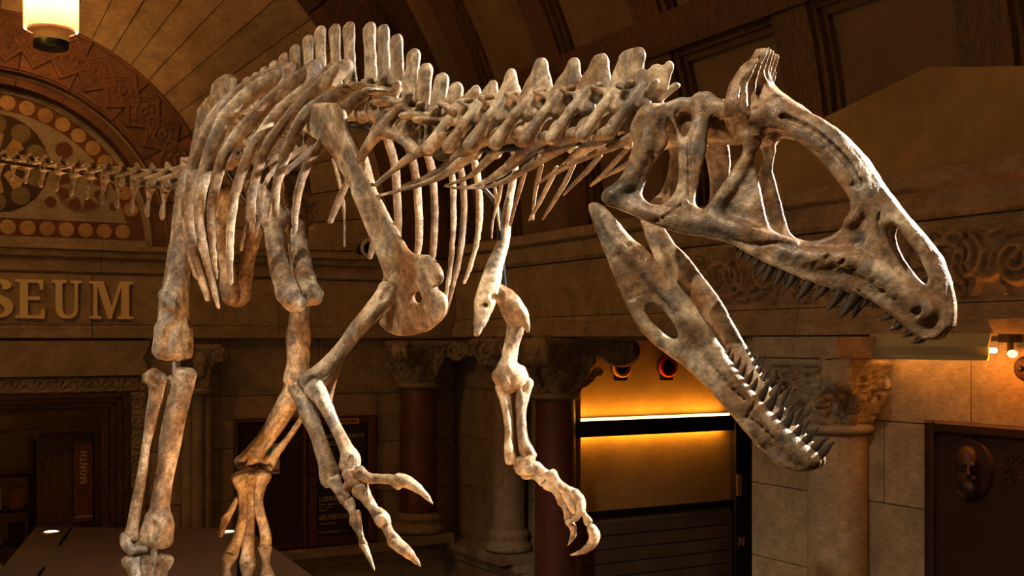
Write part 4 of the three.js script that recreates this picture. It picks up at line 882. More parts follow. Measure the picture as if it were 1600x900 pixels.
const skull = (() => {
  // first pass: lower-edge and upper-edge heights along the skull
  const flat = skOut.map(([x, y]) => unSk(x, y, u => Wlow(u) * 0.8));
  const top = [], bot = []; skOut.forEach(([x, y], i) => { (i >= 8 && i <= 20 ? top : i >= 21 && i <= 42 ? bot : []).push(flat[i]); });
  const interp = (arr, u) => { const s = arr.slice().sort((a, b) => a[0] - b[0]); if (u <= s[0][0]) return s[0][1]; for (let i = 1; i < s.length; i++) if (u <= s[i][0]) return lerp(s[i - 1][1], s[i][1], (u - s[i - 1][0]) / (s[i][0] - s[i - 1][0] + 1e-9)); return s[s.length - 1][1]; };
  const tab = new Float32Array(2 * 400); for (let i = 0; i < 400; i++) { const u = -0.72 + i * 0.002; tab[i] = u < flat[8][0] ? flat[8][1] : interp(top, u); tab[400 + i] = interp(bot, u); }
  const Wf = (u, v) => { const i = clamp(Math.round((u + 0.72) / 0.002), 0, 399), t0 = tab[400 + i], t1 = tab[i]; const t = clamp((v - t0) / (t1 - t0 + 0.02), 0, 1); return Wlow(u) * (1 - 0.42 * t * t * smooth(-0.62, -0.4, u) - 0.12 * t); };
  const O = skOut.map(([x, y]) => unSk(x, y, Wf)), H = skHoles.map(h => h.map(([x, y]) => unSk(x, y, Wf)));
  const field = outlineField(catClosed(O, 3), H.map(h => catClosed(h, 3)), 0.0025, 0.04);
  const hollow = [[[1176, 196], [1200, 198], [1232, 205], [1275, 226], [1310, 252], [1336, 286], [1352, 320], [1362, 346], [1357, 374], [1340, 390], [1295, 392], [1245, 390], [1205, 384], [1170, 366], [1134, 348], [1128, 322], [1150, 290], [1172, 250]], [[1030, 244], [1020, 275], [1010, 298], [990, 308], [970, 306], [984, 288], [1000, 262], [1014, 236]]].map(h => outlineField(catClosed(h.map(([x, y]) => unSk(x, y, Wf)), 3), [], 0.003, 0.03));
  const S = (x, y, dw = 0) => { const q = unSk(x, y, Wf); return v3(q[0], q[1], q[2] + dw); };
  const rods = [], cuts = [];
  const rod = (pts) => { const b = new Bone(); const W = pts.map(q => S(q[0], q[1], q[3] || 0)), R = pts.map(q => q[2] * 0.00092); b.path(W, R, null, 3); b.p.forEach(q => { q.g = 1000 + rods.length; }); const rg = rods.length; b.p.forEach(q => { q.g = 1000 + rg; }); rods.push(...b.p); };
  const groove = (pts, r) => { const b = new Bone(); b.path(pts.map(q => S(q[0], q[1], 0.009)), pts.map(() => r), null, 3); cuts.push(...b.p); };
  // rounded bars and swellings of the side
  rod([[1012, 186, 18], [1016, 210, 22, 0.004], [1004, 240, 17], [992, 268, 14], [978, 292, 15], [958, 305, 14, 0.004]]);      // quadrate, squamosal
  rod([[956, 308, 10], [990, 325, 12], [1030, 340, 14], [1075, 345, 15], [1110, 350, 15]]);                                    // jugal
  rod([[1092, 165, 15, 0.004], [1094, 200, 14], [1080, 240, 13], [1076, 285, 11], [1070, 330, 14]]);                            // postorbital
  rod([[1040, 172, 10], [1062, 163, 9], [1090, 165, 12], [1120, 168, 11], [1150, 182, 12]]);                                    // upper arch
  rod([[1170, 215, 14, 0.003], [1168, 240, 8], [1148, 275, 9], [1125, 310, 10], [1112, 335, 12]]);                              // lacrimal, front of orbit
  rod([[1110, 345, 15], [1150, 358, 17, 0.003], [1195, 372, 14], [1240, 384, 10]]);                                            // jugal front
  rod([[1190, 192, 12], [1230, 195, 12], [1275, 212, 13], [1320, 250, 13], [1352, 300, 14], [1375, 350, 12]]);                  // nasal ridge
  rod([[1222, 398, 12], [1280, 405, 17, 0.003], [1340, 410, 20, 0.004], [1400, 445, 22, 0.004], [1445, 485, 24, 0.002]]);       // maxilla, premaxilla
  rod([[1330, 345, 10], [1345, 320, 11], [1340, 290, 12], [1310, 262, 11]]);                                                   // ascending maxilla
  groove([[1225, 184], [1262, 200], [1300, 228], [1330, 262], [1345, 292]], 0.0055);
  groove([[1375, 335], [1380, 372], [1394, 400], [1400, 424], [1388, 449], [1367, 464]], 0.0028);
  groove([[1330, 226], [1362, 262], [1390, 318], [1420, 356], [1440, 384]], 0.003);
  groove([[1312, 206], [1345, 240], [1372, 282], [1404, 326]], 0.003);
  groove([[1317, 302], [1330, 292], [1346, 283]], 0.002); groove([[1276, 248], [1284, 242], [1290, 234]], 0.002);
  groove([[1078, 212], [1080, 260], [1081, 300], [1082, 316]], 0.0028); groove([[1240, 385], [1215, 380], [1180, 384], [1150, 374]], 0.0022);
  groove([[1000, 352], [1030, 346], [1056, 330], [1070, 318]], 0.002);
  // antorbital pit, foramina along the tooth row
  { const b = new Bone(); b.path([S(1330, 381, 0.014), S(1343, 371, 0.013), S(1353, 360, 0.013)], [0.009, 0.012, 0.008], null, 2); cuts.push(...b.p); }
  for (const [x, y, r] of [[1206, 398, 3], [1222, 404, 4], [1232, 412, 5], [1250, 408, 4], [1290, 428, 4], [1303, 420, 5], [1312, 440, 6], [1328, 444, 5], [1350, 448, 4], [1262, 420, 4], [1276, 416, 4], [1366, 440, 3], [1320, 410, 3], [1338, 424, 3], [1296, 404, 3], [1435, 488, 5], [1430, 498, 4], [1400, 470, 3]]) { const b = new Bone(); b.path([S(x, y, 0.017), S(x + 3, y - 3, 0.017)], [r * 0.00135, r * 0.0011], null, 1); cuts.push(...b.p); }
  // crest and braincase on the mid line
  const c0 = unSk(1184, 196, () => 0), c1 = unSk(1178, 130, () => 0), c2 = unSk(1190, 82, () => 0);
  const crestU = v => { const t = (v - c0[1]) / (c2[1] - c0[1]); return t < 0.5 ? lerp(c0[0], c1[0], clamp(t, 0, 0.5) * 2) : lerp(c1[0], c2[0] + 0.012, clamp((t - 0.5) * 2, 0, 1)); };
  const cr1 = unSk(1200, 140, () => 0), cr2 = unSk(1232, 180, () => 0); cr1[2] = cr2[2] = 0;
  const bc = unSk(1075, 195, () => 0), bc2 = unSk(1150, 205, () => 0), oc = unSk(1035, 215, () => 0), pal = unSk(1250, 385, () => 0), fr2 = unSk(1195, 185, () => 0);
  const topLine = O.slice(8, 21).map(q => [q[0], q[1]]);
  const dTop = (u, v) => { let d = 1e9; for (let i = 0; i < topLine.length - 1; i++) { const a = topLine[i], b = topLine[i + 1], ex = b[0] - a[0], ey = b[1] - a[1], wx = u - a[0], wy = v - a[1], t = clamp((wx * ex + wy * ey) / (ex * ex + ey * ey + 1e-12), 0, 1); d = Math.min(d, Math.hypot(wx - ex * t, wy - ey * t)); } return d; };
  const f = (u, v, w) => {
    const aw = Math.abs(w), W0 = Wf(u, v), d2 = field(u, v), th = 0.0065, r = 0.006; let hol = 0; for (const q of hollow) hol = Math.max(hol, smooth(0.0, -0.009, q(u, v)));
    const W = W0, Ws = W0 - 0.009 * hol; let a = d2 + r, b = Math.abs(aw - Ws) - th + r; let d = (Math.min(Math.max(a, b), 0) + Math.hypot(Math.max(a, 0), Math.max(b, 0)) - r) * 0.85;
    d = Bone.union(rods, u, v, aw, 0.012, d);
    // roof of the snout
    { const t = dTop(u, v) - 0.006, e = Math.hypot(Math.max(t + 0.004, 0), Math.max(aw - W + 0.002, 0)) - 0.004; if (e < d + 0.012) d = smin(d, e, 0.012); }
    // skull table and braincase
    d = smin(d, capD(u, v, w, bc, bc2, 0.036, 0.026), 0.02); d = smin(d, capD(u, v, w, oc, bc, 0.024, 0.03), 0.02);
    d = smin(d, capD(u, v, aw, [oc[0], oc[1] + 0.02, 0], [oc[0] + 0.01, oc[1] + 0.03, 0.075], 0.018, 0.02), 0.02);
    d = smin(d, capD(u, v, aw, [fr2[0], fr2[1], 0], [fr2[0] + 0.005, fr2[1] - 0.005, 0.05], 0.018, 0.016), 0.02);
    // transverse fan crest with combed ridges
    if (v > c0[1] - 0.03 && v < c2[1] + 0.03) {
      const tt = (v - c0[1]) / (c2[1] - c0[1]), t = clamp(tt, 0, 1), hw = lerp(0.088, 0.03, t * t) * lerp(0.45, 1, smooth(-0.25, 0.2, tt)), cu = crestU(v) - 0.25 * aw * (1 - t), th2 = lerp(0.019, 0.008, t) + 0.0048 * Math.cos(w * 2 * Math.PI / lerp(0.026, 0.015, t));
      const e = Math.max(Math.abs(u - cu) - th2, aw - hw, v - c2[1], c0[1] - 0.02 - v) * 0.7; d = smin(d, e, 0.022);
    }
    d = smin(d, capD(u, v, aw * 0.6, cr1, cr2, 0.012, 0.02), 0.03);
    for (const q of cuts) { const e = -Bone.d(q, u, v, aw); if (e > d - 0.006) d = smax(d, e, 0.004); }
    if (Math.abs(d) < 0.02) d += 0.001 * (N3(u * 45, v * 45, w * 45) + 0.6 * N3(u * 120, v * 120, w * 60));
    return d;
  };
  const [x0, x1, y0, y1] = field.box;
  const g = sdfMesh(f, v3(x0, y0, -0.15), v3(x1, c2[1] + 0.03, 0.15), 0.0031);
  g.applyMatrix4(skMat);
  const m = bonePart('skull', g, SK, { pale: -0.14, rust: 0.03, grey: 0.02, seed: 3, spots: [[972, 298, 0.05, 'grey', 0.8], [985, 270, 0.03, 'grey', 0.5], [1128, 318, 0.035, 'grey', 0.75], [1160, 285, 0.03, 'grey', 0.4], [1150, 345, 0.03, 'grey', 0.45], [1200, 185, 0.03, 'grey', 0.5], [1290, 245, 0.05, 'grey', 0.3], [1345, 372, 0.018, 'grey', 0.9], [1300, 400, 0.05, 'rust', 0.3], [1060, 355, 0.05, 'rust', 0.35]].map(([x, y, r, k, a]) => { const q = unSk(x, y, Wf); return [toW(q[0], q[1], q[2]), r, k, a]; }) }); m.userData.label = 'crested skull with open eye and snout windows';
  skullW = Wf; return m;
})();
/* teeth: curved cones from root to tip, given on the side of the jaw */
function toothGeo(A, B, r, bow, flatN) {
  const dir = B.clone().sub(A), L = dir.length(); dir.normalize(); const side = flatN.clone().cross(dir).normalize(), n = flatN.clone().addScaledVector(dir, -flatN.dot(dir)).normalize();
  const pos = [], idx = [], R = 7, C = 10;
  for (let i = 0; i <= R; i++) { const t = i / R - 0.18, q = clamp((i / R), 0, 1), rr = r * Math.pow(1 - q, 0.7) * (i === R ? 0.02 : 1) + 0.0003; const c = A.clone().addScaledVector(dir, t / 0.82 * L).addScaledVector(side, bow * Math.sin(Math.PI * q)); for (let j = 0; j < C; j++) { const a = j / C * 2 * Math.PI; const p = c.clone().addScaledVector(side, rr * Math.cos(a)).addScaledVector(n, rr * 0.62 * Math.sin(a)); pos.push(p.x, p.y, p.z); } }
  for (let i = 0; i < R; i++) for (let j = 0; j < C; j++) { const a = i * C + j, b = i * C + (j + 1) % C; idx.push(a, b, a + C, b, b + C, a + C); }
  const g = new THREE.BufferGeometry(); g.setAttribute('position', new THREE.BufferAttribute(new Float32Array(pos), 3)); g.setIndex(idx); g.computeVertexNormals(); return g;
}
function teeth(list, Wf, parent, bow, k = 1) {
  for (const [x0, y0, x1, y1, r] of list) for (const sd of [1, -1]) {
    const a = unSk(x0, y0, Wf), b = unSk(x0 + (x1 - x0) * k, y0 + (y1 - y0) * k, Wf); const A = toW(a[0], a[1], sd * (a[2] - 0.004)), B = toW(b[0], b[1], sd * (a[2] - 0.006));
    mesh('tooth', toothGeo(A, B, r * 0.0019, bow, SN.clone().multiplyScalar(sd)).translate(-SKB.x, -SKB.y, -SKB.z), toothMat, parent);
  }
}
teeth([[1148, 384, 1144, 397, 3.4], [1158, 389, 1149, 408, 4], [1171, 396, 1160, 410, 4], [1183, 402, 1169, 419, 4.4], [1196, 409, 1177, 431, 5], [1203, 414, 1187, 443, 5.4], [1219, 422, 1205, 448, 5.2], [1238, 429, 1222, 454, 5.4], [1263, 437, 1240, 471, 7.2], [1287, 445, 1270, 467, 6.2], [1311, 452, 1288, 487, 7.6], [1334, 458, 1308, 498, 8.4], [1352, 464, 1343, 481, 5.2], [1370, 472, 1363, 482, 4.4], [1390, 489, 1368, 499, 5], [1407, 500, 1386, 517, 5.2], [1424, 514, 1406, 526, 5], [1441, 524, 1421, 536, 5.2]], skullW, skull, 0.003);

/* ---------------------------------------------------------------- lower jaw */
const jawOut = [[920, 321], [931, 317], [946, 325], [965, 345], [985, 369], [1012, 392], [1040, 424], [1062, 447], [1082, 472], [1104, 506], [1131, 548], [1160, 592], [1190, 630], [1220, 660], [1250, 686], [1274, 706], [1283, 719], [1278, 731], [1262, 736], [1240, 737], [1215, 725], [1190, 700], [1150, 650], [1110, 602], [1075, 567], [1040, 546], [1010, 521], [990, 490], [970, 442], [946, 386], [928, 346]];
const jawHole = [[1005, 487], [1014, 477], [1029, 479], [1045, 495], [1057, 513], [1060, 526], [1051, 533], [1039, 530], [1020, 516], [1008, 502]];
const jawTipU = unSk(1278, 722, () => 0.012)[0];
const Wjaw = u => { const t = clamp((jawTipU - u) / 0.36, 0, 1); return 0.013 + 0.102 * Math.pow(t, 0.85); };
const jaw = (() => {
  const O = jawOut.map(([x, y]) => unSk(x, y, Wjaw)), H = jawHole.map(([x, y]) => unSk(x, y, Wjaw));
  const field = outlineField(catClosed(O, 3), [catClosed(H, 3)], 0.0025, 0.04), rods = [], cuts = [];
  const S = (x, y, dw = 0) => { const q = unSk(x, y, Wjaw); return v3(q[0], q[1], q[2] + dw); };
  const rod = pts => { const b = new Bone(); b.path(pts.map(q => S(q[0], q[1], q[3] || 0)), pts.map(q => q[2] * 0.00098), null, 3); const rg = rods.length; b.p.forEach(q => { q.g = 1000 + rg; }); rods.push(...b.p); };
  const groove = (pts, r) => { const b = new Bone(); b.path(pts.map(q => S(q[0], q[1], 0.012)), pts.map(() => r), null, 3); cuts.push(...b.p); };
  rod([[930, 328, 8], [955, 360, 9, 0.004], [985, 395, 12, 0.005], [1020, 430, 14, 0.004], [1055, 470, 14, 0.003], [1090, 520, 14], [1130, 575, 14], [1180, 640, 15], [1230, 695, 16], [1262, 718, 15]]);
  rod([[935, 350, 7], [960, 410, 9], [985, 465, 11], [1010, 510, 12], [1050, 545, 13], [1090, 575, 14], [1140, 625, 14], [1190, 685, 14]]);
  groove([[985, 470], [1010, 460], [1040, 470], [1060, 500]], 0.002); groove([[1078, 528], [1110, 565], [1150, 610], [1172, 628]], 0.0016); groove([[1183, 628], [1178, 640], [1168, 655]], 0.0012); groove([[1170, 650], [1195, 668], [1215, 690]], 0.0018);
  groove([[940, 345], [965, 400], [985, 440]], 0.0026); groove([[950, 340], [975, 372], [1010, 408]], 0.003);
  const f = (u, v, w) => {
    const aw = Math.abs(w), W = Wjaw(u), d2 = field(u, v), th = 0.0075, r = 0.0068, a = d2 + r, b = Math.abs(aw - W) - th + r;
    let d = (Math.min(Math.max(a, b), 0) + Math.hypot(Math.max(a, 0), Math.max(b, 0)) - r) * 0.85;
    d = Bone.union(rods, u, v, aw, 0.012, d);
    for (const q of cuts) { const e = -Bone.d(q, u, v, aw); if (e > d - 0.006) d = smax(d, e, 0.004); }
    if (Math.abs(d) < 0.02) d += 0.001 * (N3(u * 45 + 9, v * 45, w * 45) + 0.6 * N3(u * 120, v * 120, w * 60));
    return d;
  };
  const [x0, x1, y0, y1] = field.box; const g = sdfMesh(f, v3(x0, y0, -0.13), v3(x1, y1, 0.13), 0.0031); g.applyMatrix4(skMat);
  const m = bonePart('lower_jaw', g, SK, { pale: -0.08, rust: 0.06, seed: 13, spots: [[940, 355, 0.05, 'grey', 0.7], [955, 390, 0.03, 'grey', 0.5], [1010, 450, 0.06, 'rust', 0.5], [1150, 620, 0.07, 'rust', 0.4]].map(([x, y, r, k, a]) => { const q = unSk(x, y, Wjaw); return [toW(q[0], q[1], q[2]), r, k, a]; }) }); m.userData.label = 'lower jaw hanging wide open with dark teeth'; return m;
})();
teeth([[1130, 556, 1139, 544, 3.4], [1137, 565, 1144, 553, 3], [1144, 577, 1155, 560, 4], [1153, 588, 1163, 572, 4], [1162, 599, 1174, 581, 4.6], [1170, 610, 1181, 593, 4.4], [1182, 625, 1198, 601, 6], [1196, 638, 1213, 612, 6.4], [1210, 653, 1222, 637, 5], [1222, 667, 1239, 642, 6], [1239, 680, 1252, 662, 5], [1252, 692, 1268, 674, 5], [1265, 703, 1285, 688, 5], [1276, 713, 1296, 695, 4.6]], Wjaw, jaw, -0.003, 1.25);

/* ---------------------------------------------------------------- vertebrae */
function vertebra(name, tip, cen, o) {
  // tip, cen: [px, py]; o: size s (m), forward, spine half-length fore and aft, lateral process reach, ...
  const s = o.s, fw = o.fw || FWD, rt = o.rt || RIGHT, C = o.C || MP(cen[0], cen[1]), Tp = o.T || MP(tip[0], tip[1]);
  const at = (f, u, r) => C.clone().addScaledVector(fw, f * s).addScaledVector(UP, u * s).addScaledVector(rt, r * s);
  const b = new Bone(0.16 * s); b.amp = 0.018 * s; b.fr = 4.2 / s;
  b.cap(at(-0.62, 0, 0), at(-0.2, 0, 0), 0.46 * s, 0.36 * s).cap(at(-0.2, 0, 0), at(0.62, 0.02, 0), 0.36 * s, 0.46 * s);
  b.cap(at(-0.25, 0.55, 0.28), at(0.3, 0.55, 0.28), 0.16 * s, 0.16 * s).cap(at(-0.25, 0.55, -0.28), at(0.3, 0.55, -0.28), 0.16 * s, 0.16 * s);
  b.cap(at(-0.35, 0.92, 0), at(0.3, 0.92, 0), 0.24 * s, 0.24 * s);
  const base = at(-0.05, 1.05, 0), dirT = Tp.clone().sub(base), fl = [rt, o.flat ?? 0.4], hl = (o.fa ?? 0.28) * s, ht = (o.faTop ?? o.fa ?? 0.28) * s;
  const q0 = fw.clone().multiplyScalar(hl), q1 = fw.clone().multiplyScalar(ht), rb = (o.rb ?? 0.2) * s, rtp = (o.rtop ?? 0.2) * s, tipIn = Tp.clone().addScaledVector(UP, -rtp);
  { const wst = o.waist ?? 1, md = base.clone().lerp(tipIn, 0.5), qm = q0.clone().add(q1).multiplyScalar(0.5 * wst), rm = (rb + rtp) / 2 * wst; for (const g of [-1, 1]) { const a = base.clone().addScaledVector(q0, 1.5 * g), m = md.clone().addScaledVector(qm, g), t = tipIn.clone().addScaledVector(q1, g); b.cap(a, m, rb, rm, fl).cap(m, t, rm, rtp, fl); } b.cap(base, md, rb * 1.1, rm, fl).cap(md, tipIn, rm, rtp * 1.08, fl); }
  b.ax = UP;
  for (const sd of [1, -1]) {
    b.cap(at(0.2, 0.75, 0.3 * sd), at(0.85, 0.95 + (o.zy ?? 0.1), 0.5 * sd), 0.17 * s, 0.17 * s, [UP, 0.65]).cap(at(-0.2, 0.95, 0.25 * sd), at(-0.9, 1.15 + (o.zy ?? 0.1), 0.48 * sd), 0.17 * s, 0.17 * s, [UP, 0.65]);
    const [lf, lu, lr] = o.dia || [0, 0.9, 1.5]; if (o.strut) b.cap(at(-0.15, 1.2, 0.15 * sd), at(-0.35, 0.55, 0.62 * sd), 0.22 * s, 0.16 * s).cap(at(-0.35, 0.55, 0.62 * sd), at(lf, lu, lr * sd), 0.16 * s, 0.25 * s); else b.cap(at(0, 0.8, 0.3 * sd), at(lf, lu, lr * sd), 0.36 * s, 0.32 * s, [UP, 0.4]);
    if (o.para) b.cap(at(0.3, 0.0, 0.3 * sd), at(0.35, -0.2, 0.62 * sd), 0.16 * s, 0.13 * s);
  }
  b.cut(at(-1.2, 0.6, 0), at(1.2, 0.6, 0), 0.19 * s, 0.19 * s);
  for (const sd of [1, -1]) b.cut(at(0.0, 0.05, 0.52 * sd), at(0.1, 0.05, 0.5 * sd), 0.14 * s, 0.12 * s);
  const d = -C.z; return bonePart(name, b.geo(o.cell ?? cellAt(d) * 1.05), o.parent || SK, { ax: UP, seed: C.x * 31 + C.y * 17, ...(o.tone || {}) });
}
// neck: tip, centrum, size
const NFW = v3(0.62, 0.02, 0.78).normalize(), NRT = v3(-0.78, 0, 0.62).normalize();
for (const [tx, ty, cx, cy, s, fa, top, rtop] of [
  [1024, 101, 1012, 190, 0.056, 0.5, 0.62, 0.24], [987, 78, 974, 194, 0.060, 0.4, 0.34, 0.28], [937, 88, 926, 198, 0.062, 0.55, 0.16, 0.24], [896, 95, 884, 202, 0.064, 0.6, 0.03, 0.17], [845, 95, 838, 206, 0.066, 0.55, 0.1, 0.2], [798, 112, 795, 210, 0.066, 0.42, 0.03, 0.15], [769, 130, 760, 213, 0.066, 0.42, 0.03, 0.15], [743, 138, 728, 215, 0.066, 0.42, 0.03, 0.15],
]) vertebra('neck_vertebra', [tx, ty], [cx, cy], { s, fa, faTop: top, rtop, rb: 0.26, fw: NFW, rt: NRT, dia: [-0.85, -0.35, 1.05], strut: true, para: true, flat: 0.55, zy: 0.2, tone: { grey: 0.06, pale: 0.12 } });
// back
const dors = [[712, 132], [690, 117], [665, 102], [646, 80], [619, 57], [598, 42], [577, 38], [545, 37], [523, 40], [500, 43], [481, 57], [461, 72], [443, 85], [428, 97], [413, 106], [399, 115], [386, 122]];
dors.forEach(([tx, ty], i) => {
  const d = midDepth(tx), k = i < 8 ? i / 8 : 1, hgt = i < 8 ? lerp(0.15, 0.275, k) : lerp(0.275, 0.21, (i - 8) / 9), cy = ty + hgt * F / d;
  vertebra('back_vertebra', [tx, ty], [tx + (i < 4 ? -6 : 4), cy], { s: 0.068, fa: lerp(0.3, 0.25, k), faTop: lerp(0.18, 0.27, k), waist: lerp(0.95, 0.72, k), rtop: 0.25, rb: 0.22, flat: i < 3 ? 0.6 : 0.5, dia: [-0.15, 0.85, 1.2], para: false, tone: { pale: i % 3 === 1 ? 0.25 : 0.1, grey: i % 2 ? 0.08 : -0.02 } });
});
// tail
const tailPts = [[334, 262, 4.35], [312, 276, 4.5], [288, 290, 4.7], [264, 288, 4.88], [240, 287, 5.06], [216, 284, 5.24], [192, 281, 5.42], [168, 277, 5.6], [144, 273, 5.78], [120, 270, 5.96], [96, 266, 6.14], [72, 262, 6.3], [48, 258, 6.46], [26, 255, 6.6], [6, 252, 6.74], [-14, 249, 6.86], [-34, 246, 6.98], [-52, 244, 7.1]];
tailPts.forEach(([x, y, d], i) => {
  const C = P(x, y, d), nx = tailPts[Math.min(i + 1, tailPts.length - 1)], pv = tailPts[Math.max(i - 1, 0)];
  const fw = P(...pv).sub(P(...nx)).setY(0).normalize(), rt = v3(-fw.z, 0, fw.x), s = lerp(0.066, 0.044, i / 17);
  vertebra('tail_vertebra', null, null, { C, T: C.clone().addScaledVector(UP, s * (i < 3 ? 3.0 - i * 0.6 : lerp(1.55, 1.15, i / 17))).addScaledVector(fw, -s * 0.5), s, fw, rt, fa: 0.16, faTop: 0.1, rtop: 0.16, rb: 0.2, dia: [-0.2, 0.35, lerp(1.5, 0.9, i / 17)], zy: -0.1, cell: 0.006, tone: { pale: 0.9, rust: -0.4, grey: -0.3 } });
  if (i > 0) { const b = new Bone(0.01); const q = (f, u, r) => C.clone().addScaledVector(fw, f * s).addScaledVector(UP, u * s).addScaledVector(rt, r * s); const L = lerp(2.6, 1.5, i / 17); b.cap(q(-0.9, -0.3, 0.25), q(-1.1, -0.9, 0), 0.14 * s, 0.16 * s).cap(q(-0.9, -0.3, -0.25), q(-1.1, -0.9, 0), 0.14 * s, 0.16 * s).cap(q(-1.1, -0.9, 0), q(-1.5, -0.4 - L * 0.6, 0), 0.2 * s, 0.5 * s, [rt, 0.4]); bonePart('chevron', b.geo(0.006), SK, { pale: 0.8, seed: i }); }
});

/* ---------------------------------------------------------------- neck ribs: thick heads, long whip-like shafts */
const nr = (pts, o = {}) => limbBone('neck_rib', SK, pts, null, { rust: 0.05, ...o.tone }, { k: 0.006, amp: 0.0016, flat: [v3(0.3, 0.9, 0.2).normalize(), 0.75], cell: 0.0034 });
const dn = (px, off = 0.06) => midDepth(px) - off;
nr([[992, 212, dn(992), 9], [965, 226, 2.27, 8], [930, 240, 2.33, 7], [892, 256, 2.40, 5], [862, 272, 2.46, 3.5], [838, 289, 2.5, 2]]);
nr([[952, 207, dn(952), 14], [930, 222, 2.36, 13], [905, 240, 2.42, 10], [880, 262, 2.48, 6], [858, 276, 2.52, 3], [846, 283, 2.55, 2]], { tone: { rust: 0.2 } });
nr([[900, 210, dn(900), 15], [878, 226, 2.46, 14], [850, 245, 2.52, 10], [815, 268, 2.6, 7], [780, 287, 2.67, 5], [745, 294, 2.74, 3], [700, 291, 2.8, 2]], { tone: { grey: 0.2 } });
nr([[858, 212, dn(858), 12], [838, 226, 2.54, 13], [812, 245, 2.6, 11], [782, 270, 2.67, 8], [752, 287, 2.73, 4.5], [720, 294, 2.78, 3], [694, 291, 2.82, 2]], { tone: { grey: 0.15 } });
nr([[816, 205, dn(816), 11], [795, 222, 2.63, 10], [768, 244, 2.68, 8], [742, 270, 2.74, 5], [715, 284, 2.79, 3.5], [695, 290, 2.83, 2]]);
nr([[780, 205, dn(780), 9], [755, 226, 2.70, 10], [725, 250, 2.76, 10], [695, 272, 2.82, 7], [660, 287, 2.88, 5], [625, 297, 2.94, 4], [595, 305, 2.99, 3.2], [570, 308, 3.03, 2]], { tone: { rust: 0.05 } });
nr([[738, 222, dn(738), 9], [712, 248, 2.79, 9], [685, 268, 2.84, 7], [655, 282, 2.9, 5], [630, 290, 2.95, 3]]);
nr([[690, 210, dn(690, 0.1), 9], [672, 230, 2.8, 11], [645, 243, 2.85, 8], [612, 268, 2.92, 5], [588, 288, 2.97, 4], [568, 306, 3.0, 2]], { tone: { rust: 0.15, grey: 0.05 } });
// the far row, hanging free below the neck
for (const pts of [
  [[985, 228, 2.42, 4], [962, 252, 2.46, 4.5], [942, 274, 2.5, 4], [923, 290, 2.53, 2.6]], [[988, 250, 2.42, 4], [968, 264, 2.46, 4], [942, 277, 2.5, 2.4]],
  [[938, 243, 2.53, 4], [920, 264, 2.57, 4.5], [900, 284, 2.61, 4], [881, 304, 2.65, 2.4]], [[897, 256, 2.62, 4], [884, 284, 2.65, 4], [866, 314, 2.69, 3.4], [848, 342, 2.72, 2.4]],
  [[870, 262, 2.66, 4], [856, 290, 2.7, 4], [843, 316, 2.74, 3.6], [827, 343, 2.77, 2.4]], [[846, 258, 2.7, 4], [838, 290, 2.74, 4], [834, 318, 2.77, 3], [833, 343, 2.8, 2]],
  [[820, 268, 2.74, 4], [812, 296, 2.78, 4], [803, 326, 2.82, 3.4], [797, 352, 2.86, 2.2]], [[784, 285, 2.85, 3], [779, 312, 2.88, 3.2], [770, 344, 2.9, 2.4], [768, 372, 2.92, 1.6]], [[772, 286, 2.86, 3], [776, 318, 2.89, 3], [781, 360, 2.92, 2]],
]) limbBone('neck_rib', SK, pts, null, { pale: 0.05, rust: 0.08 }, { k: 0.005, amp: 0.001, cell: 0.0034 });

/* ---------------------------------------------------------------- chest ribs; sideways reach is solved from the pixel, the sweep backwards grows along the rib */
function chestRib(spinePx, pts, back = 0.16, o = {}) {
  const ds = midDepth(spinePx), Xs = (spinePx - 800) / F * ds, n = pts.length;
  const q = pts.map(([px, py, r], i) => { const k = (px - 800) / F, b = back * i / (n - 1); let L = (Xs - 0.56 * b - k * (ds + 0.83 * b)) / (0.83 - 0.56 * k); L = clamp(L, -0.45, 0.45); const d = ds - 0.56 * L + 0.83 * b; return [px, py, d, r * 0.92]; });
  return limbBone('chest_rib', SK, q, null, o.tone || { pale: -0.1, rust: 0.04 }, { k: 0.008, amp: 0.0012, flat: [v3(-0.3, 0.15, -0.94).normalize(), o.flat ?? 0.5], cell: 0.004 });
}
// near side
chestRib(575, [[569, 138, 13], [530, 150, 14], [492, 166, 12], [468, 192, 11], [450, 230, 10.5], [438, 267, 9], [431, 300, 8], [431, 336, 6]], 0.12);
chestRib(590, [[575, 142, 12], [545, 165, 12], [520, 195, 10], [497, 230, 8.5], [478, 262, 8], [467, 296, 7.5], [462, 330, 7], [460, 362, 5]], 0.12);
chestRib(558, [[541, 103, 13], [520, 120, 16], [484, 150, 13], [449, 186, 10], [418, 228, 9.5], [404, 261, 9], [397, 291, 8], [393, 326, 7.5], [395, 358, 6]], 0.14, { tone: { grey: 0.08 } });
chestRib(530, [[520, 108, 12], [488, 136, 14], [440, 170, 11], [400, 220, 9.5], [383, 256, 9.5], [371, 288, 9], [364, 323, 8], [360, 358, 7.5], [359, 395, 7], [359, 440, 6]], 0.16, { tone: { rust: 0.05 } });
chestRib(505, [[492, 106, 14], [455, 136, 17], [413, 168, 14], [376, 206, 12], [350, 242, 10], [339, 279, 9.5], [332, 314, 9], [330, 350, 8], [333, 390, 6], [339, 435, 3]], 0.17);
chestRib(478, [[458, 108, 13], [425, 126, 15], [392, 146, 15], [352, 186, 14], [328, 240, 12], [318, 280, 11], [312, 316, 10], [312, 352, 9], [320, 396, 8], [329, 430, 6.5], [341, 480, 4]], 0.18, { tone: { pale: 0.05 } });
chestRib(455, [[440, 113, 12], [405, 130, 14], [372, 148, 14], [332, 198, 13], [308, 250, 11], [299, 290, 10], [296, 338, 9], [303, 393, 8], [314, 434, 7], [325, 467, 5.5]], 0.18);
